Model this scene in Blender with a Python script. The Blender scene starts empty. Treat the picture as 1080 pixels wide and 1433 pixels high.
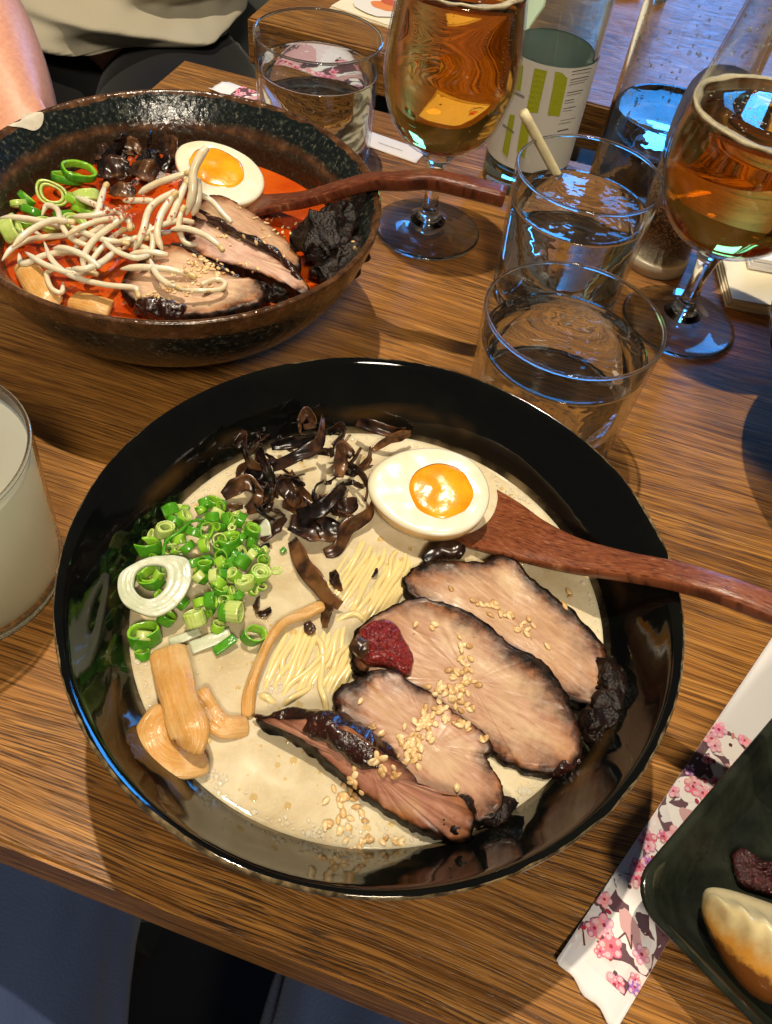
import bpy, bmesh, math, random
import numpy as np
from mathutils import Vector, Matrix, noise
from mathutils.bvhtree import BVHTree
R = random.Random(7)
scene = bpy.context.scene
col = scene.collection
PI = math.pi

# ------------------------------------------------------------------ camera
F_PX, PIT, ROL, CAM_H = 1140.25, 0.8995, 0.1581, 0.317
PW, PH = 1080.0, 1433.0
_fw = Vector((0, math.cos(PIT), -math.sin(PIT)))
_up0 = Vector((0, math.sin(PIT), math.cos(PIT)))
_r0 = Vector((1, 0, 0))
_rt = _r0 * math.cos(ROL) + _up0 * math.sin(ROL)
_up = _up0 * math.cos(ROL) - _r0 * math.sin(ROL)
CAM = Vector((0, 0, CAM_H))
cd = bpy.data.cameras.new('camera')
cd.sensor_fit = 'VERTICAL'; cd.sensor_height = 24.0
cd.lens = F_PX / PH * 24.0
cd.clip_start = 0.01; cd.clip_end = 50
cam = bpy.data.objects.new('camera', cd); col.objects.link(cam)
m = Matrix((_rt, _up, -_fw)).transposed().to_4x4(); m.translation = CAM
cam.matrix_world = m
scene.camera = cam

# ------------------------------------------------------------------ light
world = bpy.data.worlds.new('World'); scene.world = world
world.use_nodes = True
bg = world.node_tree.nodes['Background']
bg.inputs[0].default_value = (1.0, 0.90, 0.78, 1)
bg.inputs[1].default_value = 0.075

def lamp(name, kind, loc, energy, color, target=None, **kw):
    d = bpy.data.lights.new(name, kind); d.energy = energy; d.color = color
    for k, v in kw.items(): setattr(d, k, v)
    o = bpy.data.objects.new(name, d); col.objects.link(o); o.location = loc
    if target is not None:
        o.rotation_euler = (Vector(target) - Vector(loc)).to_track_quat('-Z', 'Y').to_euler()
    return o
pend = lamp('pendant_lamp', 'POINT', (-0.18, 0.58, 1.60), 101, (1.0, 0.86, 0.66), shadow_soft_size=0.014)
# the blue-lit window at the far end of the room
win = lamp('window_light', 'AREA', (0.86, 3.3, 1.10), 40, (0.05, 0.36, 1.0), (0.15, 0.6, 0.0),
           shape='RECTANGLE', size=0.62, size_y=1.0)

# added fill lamp, no known fixture: lifts the shadows from behind the camera
fill = lamp('fill_light', 'AREA', (0.35, -1.3, 1.9), 42, (1.0, 0.87, 0.68), (0.0, 0.3, 0.0), shape='DISK', size=0.45)

scene.view_settings.view_transform = 'Standard'
scene.view_settings.look = 'None'
scene.view_settings.exposure = 0.0
scene.view_settings.gamma = 1.0
scene.view_settings.use_curve_mapping = False
cy = scene.cycles if hasattr(scene, 'cycles') else None
scene.render.engine = 'CYCLES'
scene.cycles.use_denoising = True
scene.cycles.max_bounces = 14
scene.cycles.transmission_bounces = 14
scene.cycles.transparent_max_bounces = 16
scene.cycles.diffuse_bounces = 4
scene.cycles.glossy_bounces = 6
scene.cycles.sample_clamp_indirect = 4.0
scene.cycles.blur_glossy = 0.6

# ------------------------------------------------------------------ helpers
def ray(x, y):
    return (_fw + _rt * ((x - PW / 2) / F_PX) - _up * ((y - PH / 2) / F_PX))
def P(x, y, z=0.0):
    d = ray(x, y); return CAM + d * ((z - CAM_H) / d.z)
def crop(ox, oy, s):
    return lambda x, y: (ox + x / s, oy + y / s)

def tag(o, label=None, cat=None, group=None, kind=None):
    if label: o['label'] = label
    if cat: o['category'] = cat
    if group: o['group'] = group
    if kind: o['kind'] = kind
    return o
def empty(name, loc, label=None, cat=None, group=None):
    o = bpy.data.objects.new(name, None); col.objects.link(o); o.location = loc
    o.empty_display_size = 0.01
    return tag(o, label, cat, group)
def mk(name, verts, faces, mat, parent=None, smooth=True, subsurf=0, attrs=None, matidx=None, recenter=True):
    """link one mesh object; verts are world coordinates"""
    vs = [Vector(v) for v in verts]
    if parent is not None:
        off = parent_origin(parent)
    elif recenter:
        n = len(vs)
        off = Vector((sum(v.x for v in vs) / n, sum(v.y for v in vs) / n, min(v.z for v in vs)))
    else:
        off = Vector((0, 0, 0))
    me = bpy.data.meshes.new(name)
    me.from_pydata([v - off for v in vs], [], faces)
    me.update()
    if attrs:
        for k, vals in attrs.items():
            a = me.attributes.new(k, 'FLOAT', 'POINT'); a.data.foreach_set('value', vals)
    mats = mat if isinstance(mat, (list, tuple)) else [mat]
    for mm in mats: me.materials.append(mm)
    if matidx: me.polygons.foreach_set('material_index', matidx)
    if smooth: me.polygons.foreach_set('use_smooth', [True] * len(me.polygons))
    bm = bmesh.new(); bm.from_mesh(me); bmesh.ops.recalc_face_normals(bm, faces=bm.faces); bm.to_mesh(me); bm.free()
    o = bpy.data.objects.new(name, me); col.objects.link(o)
    if parent is not None: o.parent = parent
    else: o.location = off
    if subsurf:
        s = o.modifiers.new('sub', 'SUBSURF'); s.levels = subsurf; s.render_levels = subsurf
    return o
def parent_origin(p):
    off = Vector(p.location)
    while p.parent is not None:
        p = p.parent; off += Vector(p.location)
    return off

def lathe(prof, c, n=96, wob=0.0, seed=0, closed=True):
    """profile of (r,z); closed loop when closed; r==0 points become poles"""
    V, F = [], []; rows = []
    for (r, z) in prof:
        if r <= 1e-7:
            rows.append([len(V)]); V.append((c[0], c[1], c[2] + z))
        else:
            row = []
            for i in range(n):
                a = 2 * PI * i / n
                k = 1 + (wob * noise.noise(Vector((math.cos(a) * 1.3 + seed, math.sin(a) * 1.3, z * 20))) if wob else 0)
                row.append(len(V)); V.append((c[0] + r * k * math.cos(a), c[1] + r * k * math.sin(a), c[2] + z))
            rows.append(row)
    pairs = list(zip(rows[:-1], rows[1:]))
    if closed: pairs.append((rows[-1], rows[0]))
    for a, b in pairs:
        if len(a) == 1 and len(b) == 1: continue
        if len(a) == 1:
            for i in range(n): F.append((a[0], b[i], b[(i + 1) % n]))
        elif len(b) == 1:
            for i in range(n): F.append((a[i], b[0], a[(i + 1) % n]))
        else:
            for i in range(n): F.append((a[i], b[i], b[(i + 1) % n], a[(i + 1) % n]))
    return V, F

def cr(pts, n):
    """Catmull-Rom resample of tuples (any dimension) to n points"""
    pts = [np.array(p, float) for p in pts]
    if len(pts) == 2: pts = [pts[0], (pts[0] + pts[1]) / 2, pts[1]]
    ext = [2 * pts[0] - pts[1]] + pts + [2 * pts[-1] - pts[-2]]
    out = []
    for k in range(n):
        t = k / (n - 1) * (len(pts) - 1); i = min(int(t), len(pts) - 2); f = t - i
        p0, p1, p2, p3 = ext[i:i + 4]
        out.append(0.5 * ((2 * p1) + (-p0 + p2) * f + (2 * p0 - 5 * p1 + 4 * p2 - p3) * f * f + (-p0 + 3 * p1 - 3 * p2 + p3) * f ** 3))
    return out
def cr_closed(pts, n):
    pts = [np.array(p, float) for p in pts]; m_ = len(pts); out = []
    for k in range(n):
        t = k / n * m_; i = int(t) % m_; f = t - int(t)
        p0, p1, p2, p3 = pts[i - 1], pts[i], pts[(i + 1) % m_], pts[(i + 2) % m_]
        out.append(0.5 * ((2 * p1) + (-p0 + p2) * f + (2 * p0 - 5 * p1 + 4 * p2 - p3) * f * f + (-p0 + 3 * p1 - 3 * p2 + p3) * f ** 3))
    return out

def sweep(cent, sec, ups=None, cap=True):
    """cent: list of Vector; sec(i,t) -> list of (a,b) offsets along right/up; ups: up vectors"""
    V, F = [], []; n = len(cent); cent = [Vector(c) for c in cent]; prev = None; ns = None
    up = Vector((0, 0, 1))
    for i in range(n):
        tg = (cent[min(i + 1, n - 1)] - cent[max(i - 1, 0)])
        tg = tg.normalized() if tg.length > 1e-9 else Vector((1, 0, 0))
        u = Vector(ups[i]) if ups is not None else up
        rgt = tg.cross(u)
        if rgt.length < 1e-4: rgt = prev if prev else Vector((1, 0, 0))
        rgt.normalize()
        if ups is None and prev is not None and rgt.dot(prev) < 0: rgt = -rgt
        prev = rgt.copy(); uu = rgt.cross(tg).normalized()
        s = sec(i, i / (n - 1)); ns = len(s)
        for (a, b) in s: V.append(cent[i] + rgt * a + uu * b)
    for i in range(n - 1):
        for j in range(ns):
            F.append((i * ns + j, i * ns + (j + 1) % ns, (i + 1) * ns + (j + 1) % ns, (i + 1) * ns + j))
    if cap:
        F.append(tuple(range(ns - 1, -1, -1))); F.append(tuple((n - 1) * ns + j for j in range(ns)))
    return V, F
def circ(r, n=8, rb=None):
    rb = r if rb is None else rb
    return [(r * math.cos(2 * PI * j / n), rb * math.sin(2 * PI * j / n)) for j in range(n)]
def tube(pts, rad, n=8, m_=None):
    c = [Vector(x) for x in cr(pts, m_ or max(6, len(pts) * 4))]
    f = rad if callable(rad) else (lambda t: rad)
    return sweep(c, lambda i, t: circ(max(f(t), 1e-5), n))
def box(c, sx, sy, sz, rz=0.0):
    V = []
    for dx, dy, dz in ((-1, -1, 0), (1, -1, 0), (1, 1, 0), (-1, 1, 0), (-1, -1, 1), (1, -1, 1), (1, 1, 1), (-1, 1, 1)):
        x, y = dx * sx / 2, dy * sy / 2
        V.append((c[0] + x * math.cos(rz) - y * math.sin(rz), c[1] + x * math.sin(rz) + y * math.cos(rz), c[2] + dz * sz))
    return V, [(0, 3, 2, 1), (4, 5, 6, 7), (0, 1, 5, 4), (1, 2, 6, 5), (2, 3, 7, 6), (3, 0, 4, 7)]
def nz(p, s, seed=0):
    return noise.noise(Vector((p[0] * s + seed * 13.1, p[1] * s - seed * 7.7, p[2] * s)))

# ------------------------------------------------------------------ materials
class NT:
    def __init__(s, name):
        s.m = bpy.data.materials.new(name); s.m.use_nodes = True
        s.t = s.m.node_tree; s.t.nodes.clear()
        s.out = s.t.nodes.new('ShaderNodeOutputMaterial')
    def n(s, typ, **kw):
        nd = s.t.nodes.new('ShaderNode' + typ)
        for k, v in kw.items():
            if k.startswith('i_'):
                key = k[2:]; key = int(key) if key.isdigit() else key.replace('_', ' ')
                s.set(nd.inputs[key], v)
            else: setattr(nd, k, v)
        return nd
    def set(s, sock, v):
        if isinstance(v, bpy.types.NodeSocket): s.t.links.new(v, sock)
        elif isinstance(v, bpy.types.Node): s.t.links.new(v.outputs[0], sock)
        else:
            if hasattr(sock.default_value, '__len__') and hasattr(v, '__len__') and len(v) == 3 and len(sock.default_value) == 4: v = (*v, 1)
            sock.default_value = v
    def coord(s, scale=(1, 1, 1), rot=(0, 0, 0), loc=(0, 0, 0), kind='Object'):
        tc = s.n('TexCoord'); mp = s.n('Mapping')
        s.t.links.new(tc.outputs[kind], mp.inputs[0])
        mp.inputs['Scale'].default_value = scale; mp.inputs['Rotation'].default_value = rot; mp.inputs['Location'].default_value = loc
        return mp.outputs[0]
    def noise(s, vec, scale, detail=4, rough=0.5, dist=0.0):
        nd = s.n('TexNoise'); s.set(nd.inputs['Vector'], vec)
        nd.inputs['Scale'].default_value = scale; nd.inputs['Detail'].default_value = detail
        nd.inputs['Roughness'].default_value = rough; nd.inputs['Distortion'].default_value = dist
        return nd.outputs['Fac']
    def ramp(s, fac, stops, interp='LINEAR'):
        nd = s.n('ValToRGB'); s.set(nd.inputs[0], fac); cr_ = nd.color_ramp; cr_.interpolation = interp
        while len(cr_.elements) > 1: cr_.elements.remove(cr_.elements[-1])
        for i, (p, c) in enumerate(stops):
            e = cr_.elements[0] if i == 0 else cr_.elements.new(p)
            e.position = p
            c = (c, c, c) if isinstance(c, (int, float)) else c
            e.color = (*c, 1)
        return nd.outputs[0]
    def mix(s, fac, a, b, blend='MIX'):
        nd = s.n('Mix', data_type='RGBA', blend_type=blend)
        s.set(nd.inputs[0], fac); s.set(nd.inputs[6], a); s.set(nd.inputs[7], b)
        return nd.outputs[2]
    def math(s, op, a, b=0.0, c=None, clamp=False):
        nd = s.n('Math', operation=op, use_clamp=clamp); s.set(nd.inputs[0], a); s.set(nd.inputs[1], b)
        if c is not None: s.set(nd.inputs[2], c)
        return nd.outputs[0]
    def attr(s, name):
        nd = s.n('Attribute'); nd.attribute_name = name; return nd.outputs['Fac']
    def bump(s, h, strength=0.3, dist=0.001, normal=None):
        nd = s.n('Bump'); s.set(nd.inputs['Height'], h); nd.inputs['Strength'].default_value = strength; nd.inputs['Distance'].default_value = dist
        if normal is not None: s.set(nd.inputs['Normal'], normal)
        return nd.outputs[0]
    def sep(s, vec):
        nd = s.n('SeparateXYZ'); s.set(nd.inputs[0], vec); return nd.outputs
    def pbsdf(s, color, rough=0.4, **kw):
        b = s.n('BsdfPrincipled'); s.set(b.inputs['Base Color'], color); s.set(b.inputs['Roughness'], rough)
        for k, v in kw.items():
            key = {'normal': 'Normal', 'sss': 'Subsurface Weight', 'sssr': 'Subsurface Radius', 'ssss': 'Subsurface Scale', 'coat': 'Coat Weight', 'coatr': 'Coat Roughness',
                   'spec': 'Specular IOR Level', 'ior': 'IOR', 'trans': 'Transmission Weight', 'metal': 'Metallic', 'sheen': 'Sheen Weight', 'alpha': 'Alpha'}[k]
            s.set(b.inputs[key], v)
        s.t.links.new(b.outputs[0], s.out.inputs[0]); return b

def simple(name, color, rough=0.4, vary=0.0, vscale=60, bump=0.0, bscale=200, bdist=0.0008, color2=None, **kw):
    t = NT(name); c = t.coord(); base = color
    if vary or color2:
        f = t.noise(c, vscale, 5, 0.6)
        c2 = color2 or tuple(x * (1 - vary) for x in color)
        base = t.mix(t.ramp(f, [(0.35, 0.0), (0.65, 1.0)]), c2, color)
    if bump: kw['normal'] = t.bump(t.noise(c, bscale, 4), bump, bdist)
    t.pbsdf(base, rough, **kw); return t.m

def m_wood_table():
    t = NT('oak_tabletop')
    c = t.coord()
    warp = t.noise(t.coord((3.0, 9.0, 3.0)), 1.0, 3)
    # warped coordinates: grain runs along x
    sx = t.sep(c)
    yy = t.math('ADD', sx[1], t.math('MULTIPLY', t.math('SUBTRACT', warp, 0.5), 0.03))
    cmb = t.n('CombineXYZ'); t.set(cmb.inputs[0], sx[0]); t.set(cmb.inputs[1], yy); t.set(cmb.inputs[2], sx[2])
    def st(a, b):
        mp = t.n('Mapping'); t.set(mp.inputs[0], cmb.outputs[0]); mp.inputs['Scale'].default_value = (a, b, b); return mp.outputs[0]
    broad = t.noise(st(1.6, 16), 1.0, 3, 0.5)
    rings = t.noise(st(5.5, 280), 1.0, 5, 0.70, 0.1)
    fine = t.noise(st(18, 1250), 1.0, 3, 0.65)
    pores = t.noise(st(40, 1900), 1.0, 2, 0.5)
    base = t.ramp(rings, [(0.30, (0.062, 0.023, 0.005)), (0.41, (0.215, 0.086, 0.018)), (0.53, (0.390, 0.170, 0.034)), (0.70, (0.54, 0.265, 0.062))])
    base = t.mix(t.ramp(broad, [(0.3, 0.05), (0.7, 0.55)]), base, (0.330, 0.140, 0.029))
    base = t.mix(t.math('MULTIPLY', t.ramp(fine, [(0.40, 1.0), (0.53, 0.0)]), 0.82), base, (0.050, 0.018, 0.005))
    pm = t.ramp(pores, [(0.41, 1.0), (0.48, 0.0)])
    patch = t.ramp(t.noise(st(5, 22), 1.0, 2), [(0.38, 0.15), (0.62, 1.0)])
    pm = t.math('MULTIPLY', pm, patch)
    base = t.mix(t.math('MULTIPLY', pm, 0.85), base, (0.022, 0.011, 0.006))
    h = t.math('SUBTRACT', t.math('MULTIPLY', fine, 0.6), pm)
    nb = t.bump(h, 0.45, 0.0006)
    rg = t.math('ADD', t.math('MULTIPLY', rings, 0.25), 0.22)
    t.pbsdf(base, rg, normal=nb, spec=0.32)
    return t.m
def m_glaze_black():
    t = NT('black_glaze'); c = t.coord()
    f = t.noise(c, 26, 5, 0.6, 0.4)
    base = t.ramp(f, [(0.42, (0.0020, 0.0023, 0.0023)), (0.62, (0.004, 0.0045, 0.003)), (0.78, (0.014, 0.012, 0.006))])
    sp = t.sep(c)
    r = t.n('VectorMath', operation='LENGTH')
    cm = t.n('CombineXYZ'); t.set(cm.inputs[0], sp[0]); t.set(cm.inputs[1], sp[1]); t.set(r.inputs[0], cm.outputs[0])
    rad = r.outputs['Value']
    wob = t.math('MULTIPLY', t.math('SUBTRACT', t.noise(c, 55, 4), 0.5), 0.003)
    rr = t.math('ADD', rad, wob)
    edge = t.math('MULTIPLY', t.math('GREATER_THAN', rr, 0.1092), t.math('GREATER_THAN', sp[2], 0.070))
    edge = t.math('MULTIPLY', edge, t.ramp(t.noise(c, 160, 3), [(0.35, 0.25), (0.55, 1.0)]))
    base = t.mix(edge, base, t.ramp(t.noise(c, 300, 2), [(0.35, (0.05, 0.034, 0.014)), (0.65, (0.24, 0.17, 0.085))]))
    # broken brown line on the inner wall
    ring = t.ramp(t.math('ABSOLUTE', t.math('SUBTRACT', t.math('ADD', sp[2], t.math('MULTIPLY', t.math('SUBTRACT', t.noise(c, 18, 3), 0.5), 0.012)), 0.0610)), [(0.0, 1.0), (0.0012, 0.0)])
    ring = t.math('MULTIPLY', t.math('MULTIPLY', ring, t.math('LESS_THAN', rad, 0.1005)), t.ramp(t.noise(c, 22, 3), [(0.5, 0.0), (0.62, 0.5)]))
    base = t.mix(ring, base, (0.09, 0.045, 0.012))
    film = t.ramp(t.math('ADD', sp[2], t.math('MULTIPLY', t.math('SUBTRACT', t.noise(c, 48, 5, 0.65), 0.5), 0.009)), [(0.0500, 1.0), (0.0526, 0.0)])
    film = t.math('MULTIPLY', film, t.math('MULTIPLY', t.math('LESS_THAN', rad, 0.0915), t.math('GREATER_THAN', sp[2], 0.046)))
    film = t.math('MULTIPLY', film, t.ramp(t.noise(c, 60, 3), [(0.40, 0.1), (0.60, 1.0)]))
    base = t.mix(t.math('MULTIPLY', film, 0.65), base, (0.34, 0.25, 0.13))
    t.pbsdf(base, t.ramp(t.noise(c, 70, 4), [(0.3, 0.03), (0.7, 0.08)]), normal=t.bump(t.noise(c, 70, 3), 0.07, 0.0012), spec=0.5)
    return t.m
def m_glaze_speckle():
    t = NT('speckled_brown_black_glaze'); c = t.coord()
    sp = t.sep(c)
    cm = t.n('CombineXYZ'); t.set(cm.inputs[0], sp[0]); t.set(cm.inputs[1], sp[1])
    r = t.n('VectorMath', operation='LENGTH'); t.set(r.inputs[0], cm.outputs[0]); rad = r.outputs['Value']
    f = t.noise(c, 420, 3, 0.6)
    blk = t.ramp(f, [(0.48, (0.006, 0.009, 0.009)), (0.60, (0.018, 0.024, 0.02)), (0.72, (0.13, 0.125, 0.085))])
    brn = t.ramp(t.noise(c, 130, 5, 0.65), [(0.3, (0.022, 0.009, 0.004)), (0.55, (0.085, 0.036, 0.014)), (0.75, (0.20, 0.10, 0.045))])
    wob = t.math('MULTIPLY', t.math('SUBTRACT', t.noise(c, 70, 4), 0.5), 0.006)
    rr = t.math('ADD', rad, wob); zz = t.math('ADD', sp[2], wob)
    top = t.math('MULTIPLY', t.math('GREATER_THAN', rr, 0.1035), t.math('GREATER_THAN', zz, 0.070))
    sh = t.ramp(t.math('ABSOLUTE', t.math('SUBTRACT', zz, 0.0655)), [(0.0, 1.0), (0.0032, 0.0)])
    sh = t.math('MULTIPLY', sh, t.math('LESS_THAN', rad, 0.0985))
    k = t.math('MAXIMUM', top, sh)
    low = t.math('MULTIPLY', t.math('LESS_THAN', zz, 0.0625), t.math('LESS_THAN', rad, 0.0945))
    base = t.mix(k, blk, brn)
    base = t.mix(t.math('MULTIPLY', low, 0.65), base, (0.035, 0.017, 0.006))
    t.pbsdf(base, t.ramp(t.noise(c, 200, 3), [(0.3, 0.10), (0.7, 0.30)]), normal=t.bump(t.noise(c, 260, 4), 0.55, 0.0012), spec=0.55)
    return t.m
def m_broth(name, cols, scale=60, fleck=(0.8, 0.62, 0.36), rough=0.035):
    t = NT(name); c = t.coord()
    f = t.math('ADD', t.math('MULTIPLY', t.noise(c, scale, 6, 0.65, 0.5), 0.5), t.math('MULTIPLY', t.noise(c, 16, 3, 0.5, 0.6), 0.5))
    base = t.ramp(f, [(0.36, cols[0]), (0.5, cols[1]), (0.64, cols[2])])
    fl = t.ramp(t.noise(c, 900, 3, 0.6), [(0.58, 0.0), (0.72, 0.5)])
    base = t.mix(fl, base, fleck)
    h = t.math('ADD', t.math('MULTIPLY', t.noise(c, 650, 3), 0.06), t.noise(c, 60, 2))
    t.pbsdf(base, rough, normal=t.bump(h, 0.05, 0.0016), sss=0.35, sssr=(1.0, 0.7, 0.4), ssss=0.004, spec=0.5, coat=0.5, coatr=0.02)
    return t.m
def m_pork(name, meat1, meat2, fat, seed=0.0, cook=1.0):
    t = NT(name); c = t.coord(loc=(seed, seed * 0.7, 0))
    e = t.attr('edge'); u = t.attr('along'); v = t.attr('across')
    cm = t.n('CombineXYZ'); t.set(cm.inputs[0], u); t.set(cm.inputs[1], v); t.set(cm.inputs[2], seed)
    mp = t.n('Mapping'); t.set(mp.inputs[0], cm.outputs[0]); mp.inputs['Scale'].default_value = (90, 520, 1)
    fib = t.noise(mp.outputs[0], 1.0, 5, 0.65, 0.5)
    mp2 = t.n('Mapping'); t.set(mp2.inputs[0], cm.outputs[0]); mp2.inputs['Scale'].default_value = (22, 75, 1)
    band = t.noise(mp2.outputs[0], 1.0, 3, 0.5, 0.7)
    blot = t.noise(c, 130, 5, 0.65)
    meat = t.mix(t.ramp(fib, [(0.36, 0.0), (0.62, 1.0)]), meat1, meat2)
    mp3 = t.n('Mapping'); t.set(mp3.inputs[0], cm.outputs[0]); mp3.inputs['Scale'].default_value = (30, 330, 1)
    crk = t.noise(mp3.outputs[0], 1.0, 3, 0.55, 0.8)
    meat = t.mix(t.math('MULTIPLY', t.ramp(crk, [(0.30, 1.0), (0.40, 0.0)]), 0.45), meat, (0.34, 0.15, 0.08))
    meat = t.mix(t.ramp(band, [(0.50, 0.0), (0.66, 0.55)]), meat, fat)
    meat = t.mix(t.math('MULTIPLY', t.ramp(blot, [(0.58, 0.0), (0.76, 0.35)]), cook), meat, (0.42, 0.17, 0.06))
    spk = t.ramp(t.noise(c, 520, 3, 0.6), [(0.68, 0.0), (0.76, 0.8)])
    meat = t.mix(t.math('MULTIPLY', spk, cook), meat, (0.16, 0.05, 0.018))
    ee = t.math('ADD', e, t.math('MULTIPLY', t.math('SUBTRACT', t.noise(c, 170, 5, 0.7), 0.5), 0.45))
    ee = t.math('ADD', ee, t.math('MULTIPLY', t.math('SUBTRACT', t.noise(c, 34, 2), 0.5), 0.62))
    brown = t.ramp(ee, [(0.62, 0.0), (0.78, 0.5), (0.92, 1.0)])
    meat = t.mix(t.math('MULTIPLY', brown, 0.92), meat, t.ramp(t.noise(c, 90, 4), [(0.36, (0.035, 0.010, 0.004)), (0.52, (0.15, 0.040, 0.010)), (0.66, (0.34, 0.12, 0.028))]))
    chm = t.ramp(t.math('MAXIMUM', t.math('SUBTRACT', ee, 0.05), t.math('SUBTRACT', t.math('MULTIPLY', e, 2.6), 1.60)), [(0.84, 0.0), (0.97, 1.0)])
    meat = t.mix(chm, meat, t.ramp(t.noise(c, 300, 4), [(0.42, (0.004, 0.003, 0.003)), (0.7, (0.035, 0.014, 0.007))]))
    h = t.math('ADD', t.math('ADD', t.math('MULTIPLY', fib, 0.8), crk), t.math('MULTIPLY', t.noise(c, 700, 4), 0.5))
    t.pbsdf(meat, t.ramp(t.noise(c, 240, 3), [(0.35, 0.30), (0.65, 0.48)]), normal=t.bump(h, 0.13, 0.0007), sss=0.12, sssr=(1, .35, .2), ssss=0.002, spec=t.math('SUBTRACT', 0.42, t.math('MULTIPLY', chm, 0.30)))
    return t.m
def m_thin_glass(name, tint=(0.97, 0.985, 0.98)):
    """clear thin wall: Fresnel mix of a mirror-like coat and clear transmission"""
    t = NT(name)
    ge = t.n('NewGeometry'); fr = t.n('Fresnel')
    t.set(fr.inputs[0], t.math('ADD', t.math('MULTIPLY', ge.outputs['Backfacing'], 1 / 1.5 - 1.5), 1.5))
    tr = t.n('BsdfTransparent'); t.set(tr.inputs[0], tint)
    gl = t.n('BsdfGlossy'); gl.inputs['Roughness'].default_value = 0.012
    mx = t.n('MixShader'); t.set(mx.inputs[0], fr.outputs[0]); t.set(mx.inputs[1], tr.outputs[0]); t.set(mx.inputs[2], gl.outputs[0])
    t.t.links.new(mx.outputs[0], t.out.inputs[0]); return t.m
def m_glass(name, color=(1, 1, 1), ior=1.48, rough=0.0, bump=None, absorb=None):
    t = NT(name); g = t.n('BsdfGlass'); t.set(g.inputs['Color'], color); g.inputs['IOR'].default_value = ior; g.inputs['Roughness'].default_value = rough
    if bump: t.set(g.inputs['Normal'], t.bump(t.noise(t.coord(), bump[0], 2), bump[1], 0.001))
    t.t.links.new(g.outputs[0], t.out.inputs[0])
    if absorb:
        va = t.n('VolumeAbsorption'); t.set(va.inputs[0], absorb[0]); va.inputs[1].default_value = absorb[1]; t.t.links.new(va.outputs[0], t.out.inputs['Volume'])
    return t.m
def m_spoon(name, a, b, dark):
    t = NT(name); c = t.coord()
    mp = t.n('Mapping'); cm = t.n('CombineXYZ'); t.set(cm.inputs[0], t.attr('along')); t.set(cm.inputs[1], t.attr('across')); t.set(cm.inputs[2], 0.3)
    t.set(mp.inputs[0], cm.outputs[0]); mp.inputs['Scale'].default_value = (60, 500, 1)
    f = t.noise(mp.outputs[0], 1.0, 4, 0.6, 0.3)
    mp2 = t.n('Mapping'); t.set(mp2.inputs[0], cm.outputs[0]); mp2.inputs['Scale'].default_value = (260, 1500, 1)
    f2 = t.noise(mp2.outputs[0], 1.0, 2)
    base = t.mix(t.ramp(f, [(0.3, 0.0), (0.7, 1.0)]), a, b)
    base = t.mix(t.ramp(f2, [(0.34, 0.75), (0.46, 0.0)]), base, dark)
    base = t.mix(t.ramp(f2, [(0.60, 0.0), (0.72, 0.6)]), base, (0.42, 0.20, 0.09))
    t.pbsdf(base, 0.34, normal=t.bump(f2, 0.3, 0.0006), spec=0.45); return t.m
def m_woodear():
    t = NT('wood_ear'); c = t.coord()
    f = t.math('ADD', t.noise(c, 90, 3, 0.5), t.math('MULTIPLY', t.math('SUBTRACT', t.n('ObjectInfo').outputs['Random'], 0.55), 0.28))
    base = t.ramp(f, [(0.38, (0.007, 0.004, 0.004)), (0.52, (0.040, 0.017, 0.009)), (0.68, (0.17, 0.075, 0.026))])
    t.pbsdf(base, 0.27, normal=t.bump(t.noise(c, 420, 3), 0.15, 0.0006), spec=0.5, sss=0.1, sssr=(1, .4, .2), ssss=0.002); return t.m
def m_seed():
    t = NT('toasted_sesame'); oi = t.n('ObjectInfo')
    base = t.ramp(oi.outputs['Random'], [(0.0, (0.46, 0.25, 0.085)), (0.35, (0.66, 0.43, 0.18)), (1.0, (0.78, 0.60, 0.33))])
    t.pbsdf(base, 0.35, spec=0.5); return t.m
def m_skin(name, base, var, sc=300):
    return simple(name, base, 0.45, color2=var, vscale=sc, bump=0.15, bscale=900, bdist=0.0004, sss=0.15, sssr=(1, .4, .25), ssss=0.006)
def m_cloth(name, a, b, sc=900):
    t = NT(name); c = t.coord()
    w1 = t.noise(c, sc, 2); big = t.noise(c, 9, 4)
    base = t.mix(t.ramp(big, [(0.3, 0.0), (0.7, 1.0)]), a, b)
    t.pbsdf(base, 0.85, normal=t.bump(w1, 0.4, 0.0008), spec=0.2, sheen=0.1); return t.m
def m_vcol(name, rough=0.6):
    t = NT(name); nd = t.n('Attribute'); nd.attribute_name = 'col'
    t.pbsdf(nd.outputs['Color'], rough, spec=0.3); return t.m

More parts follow.
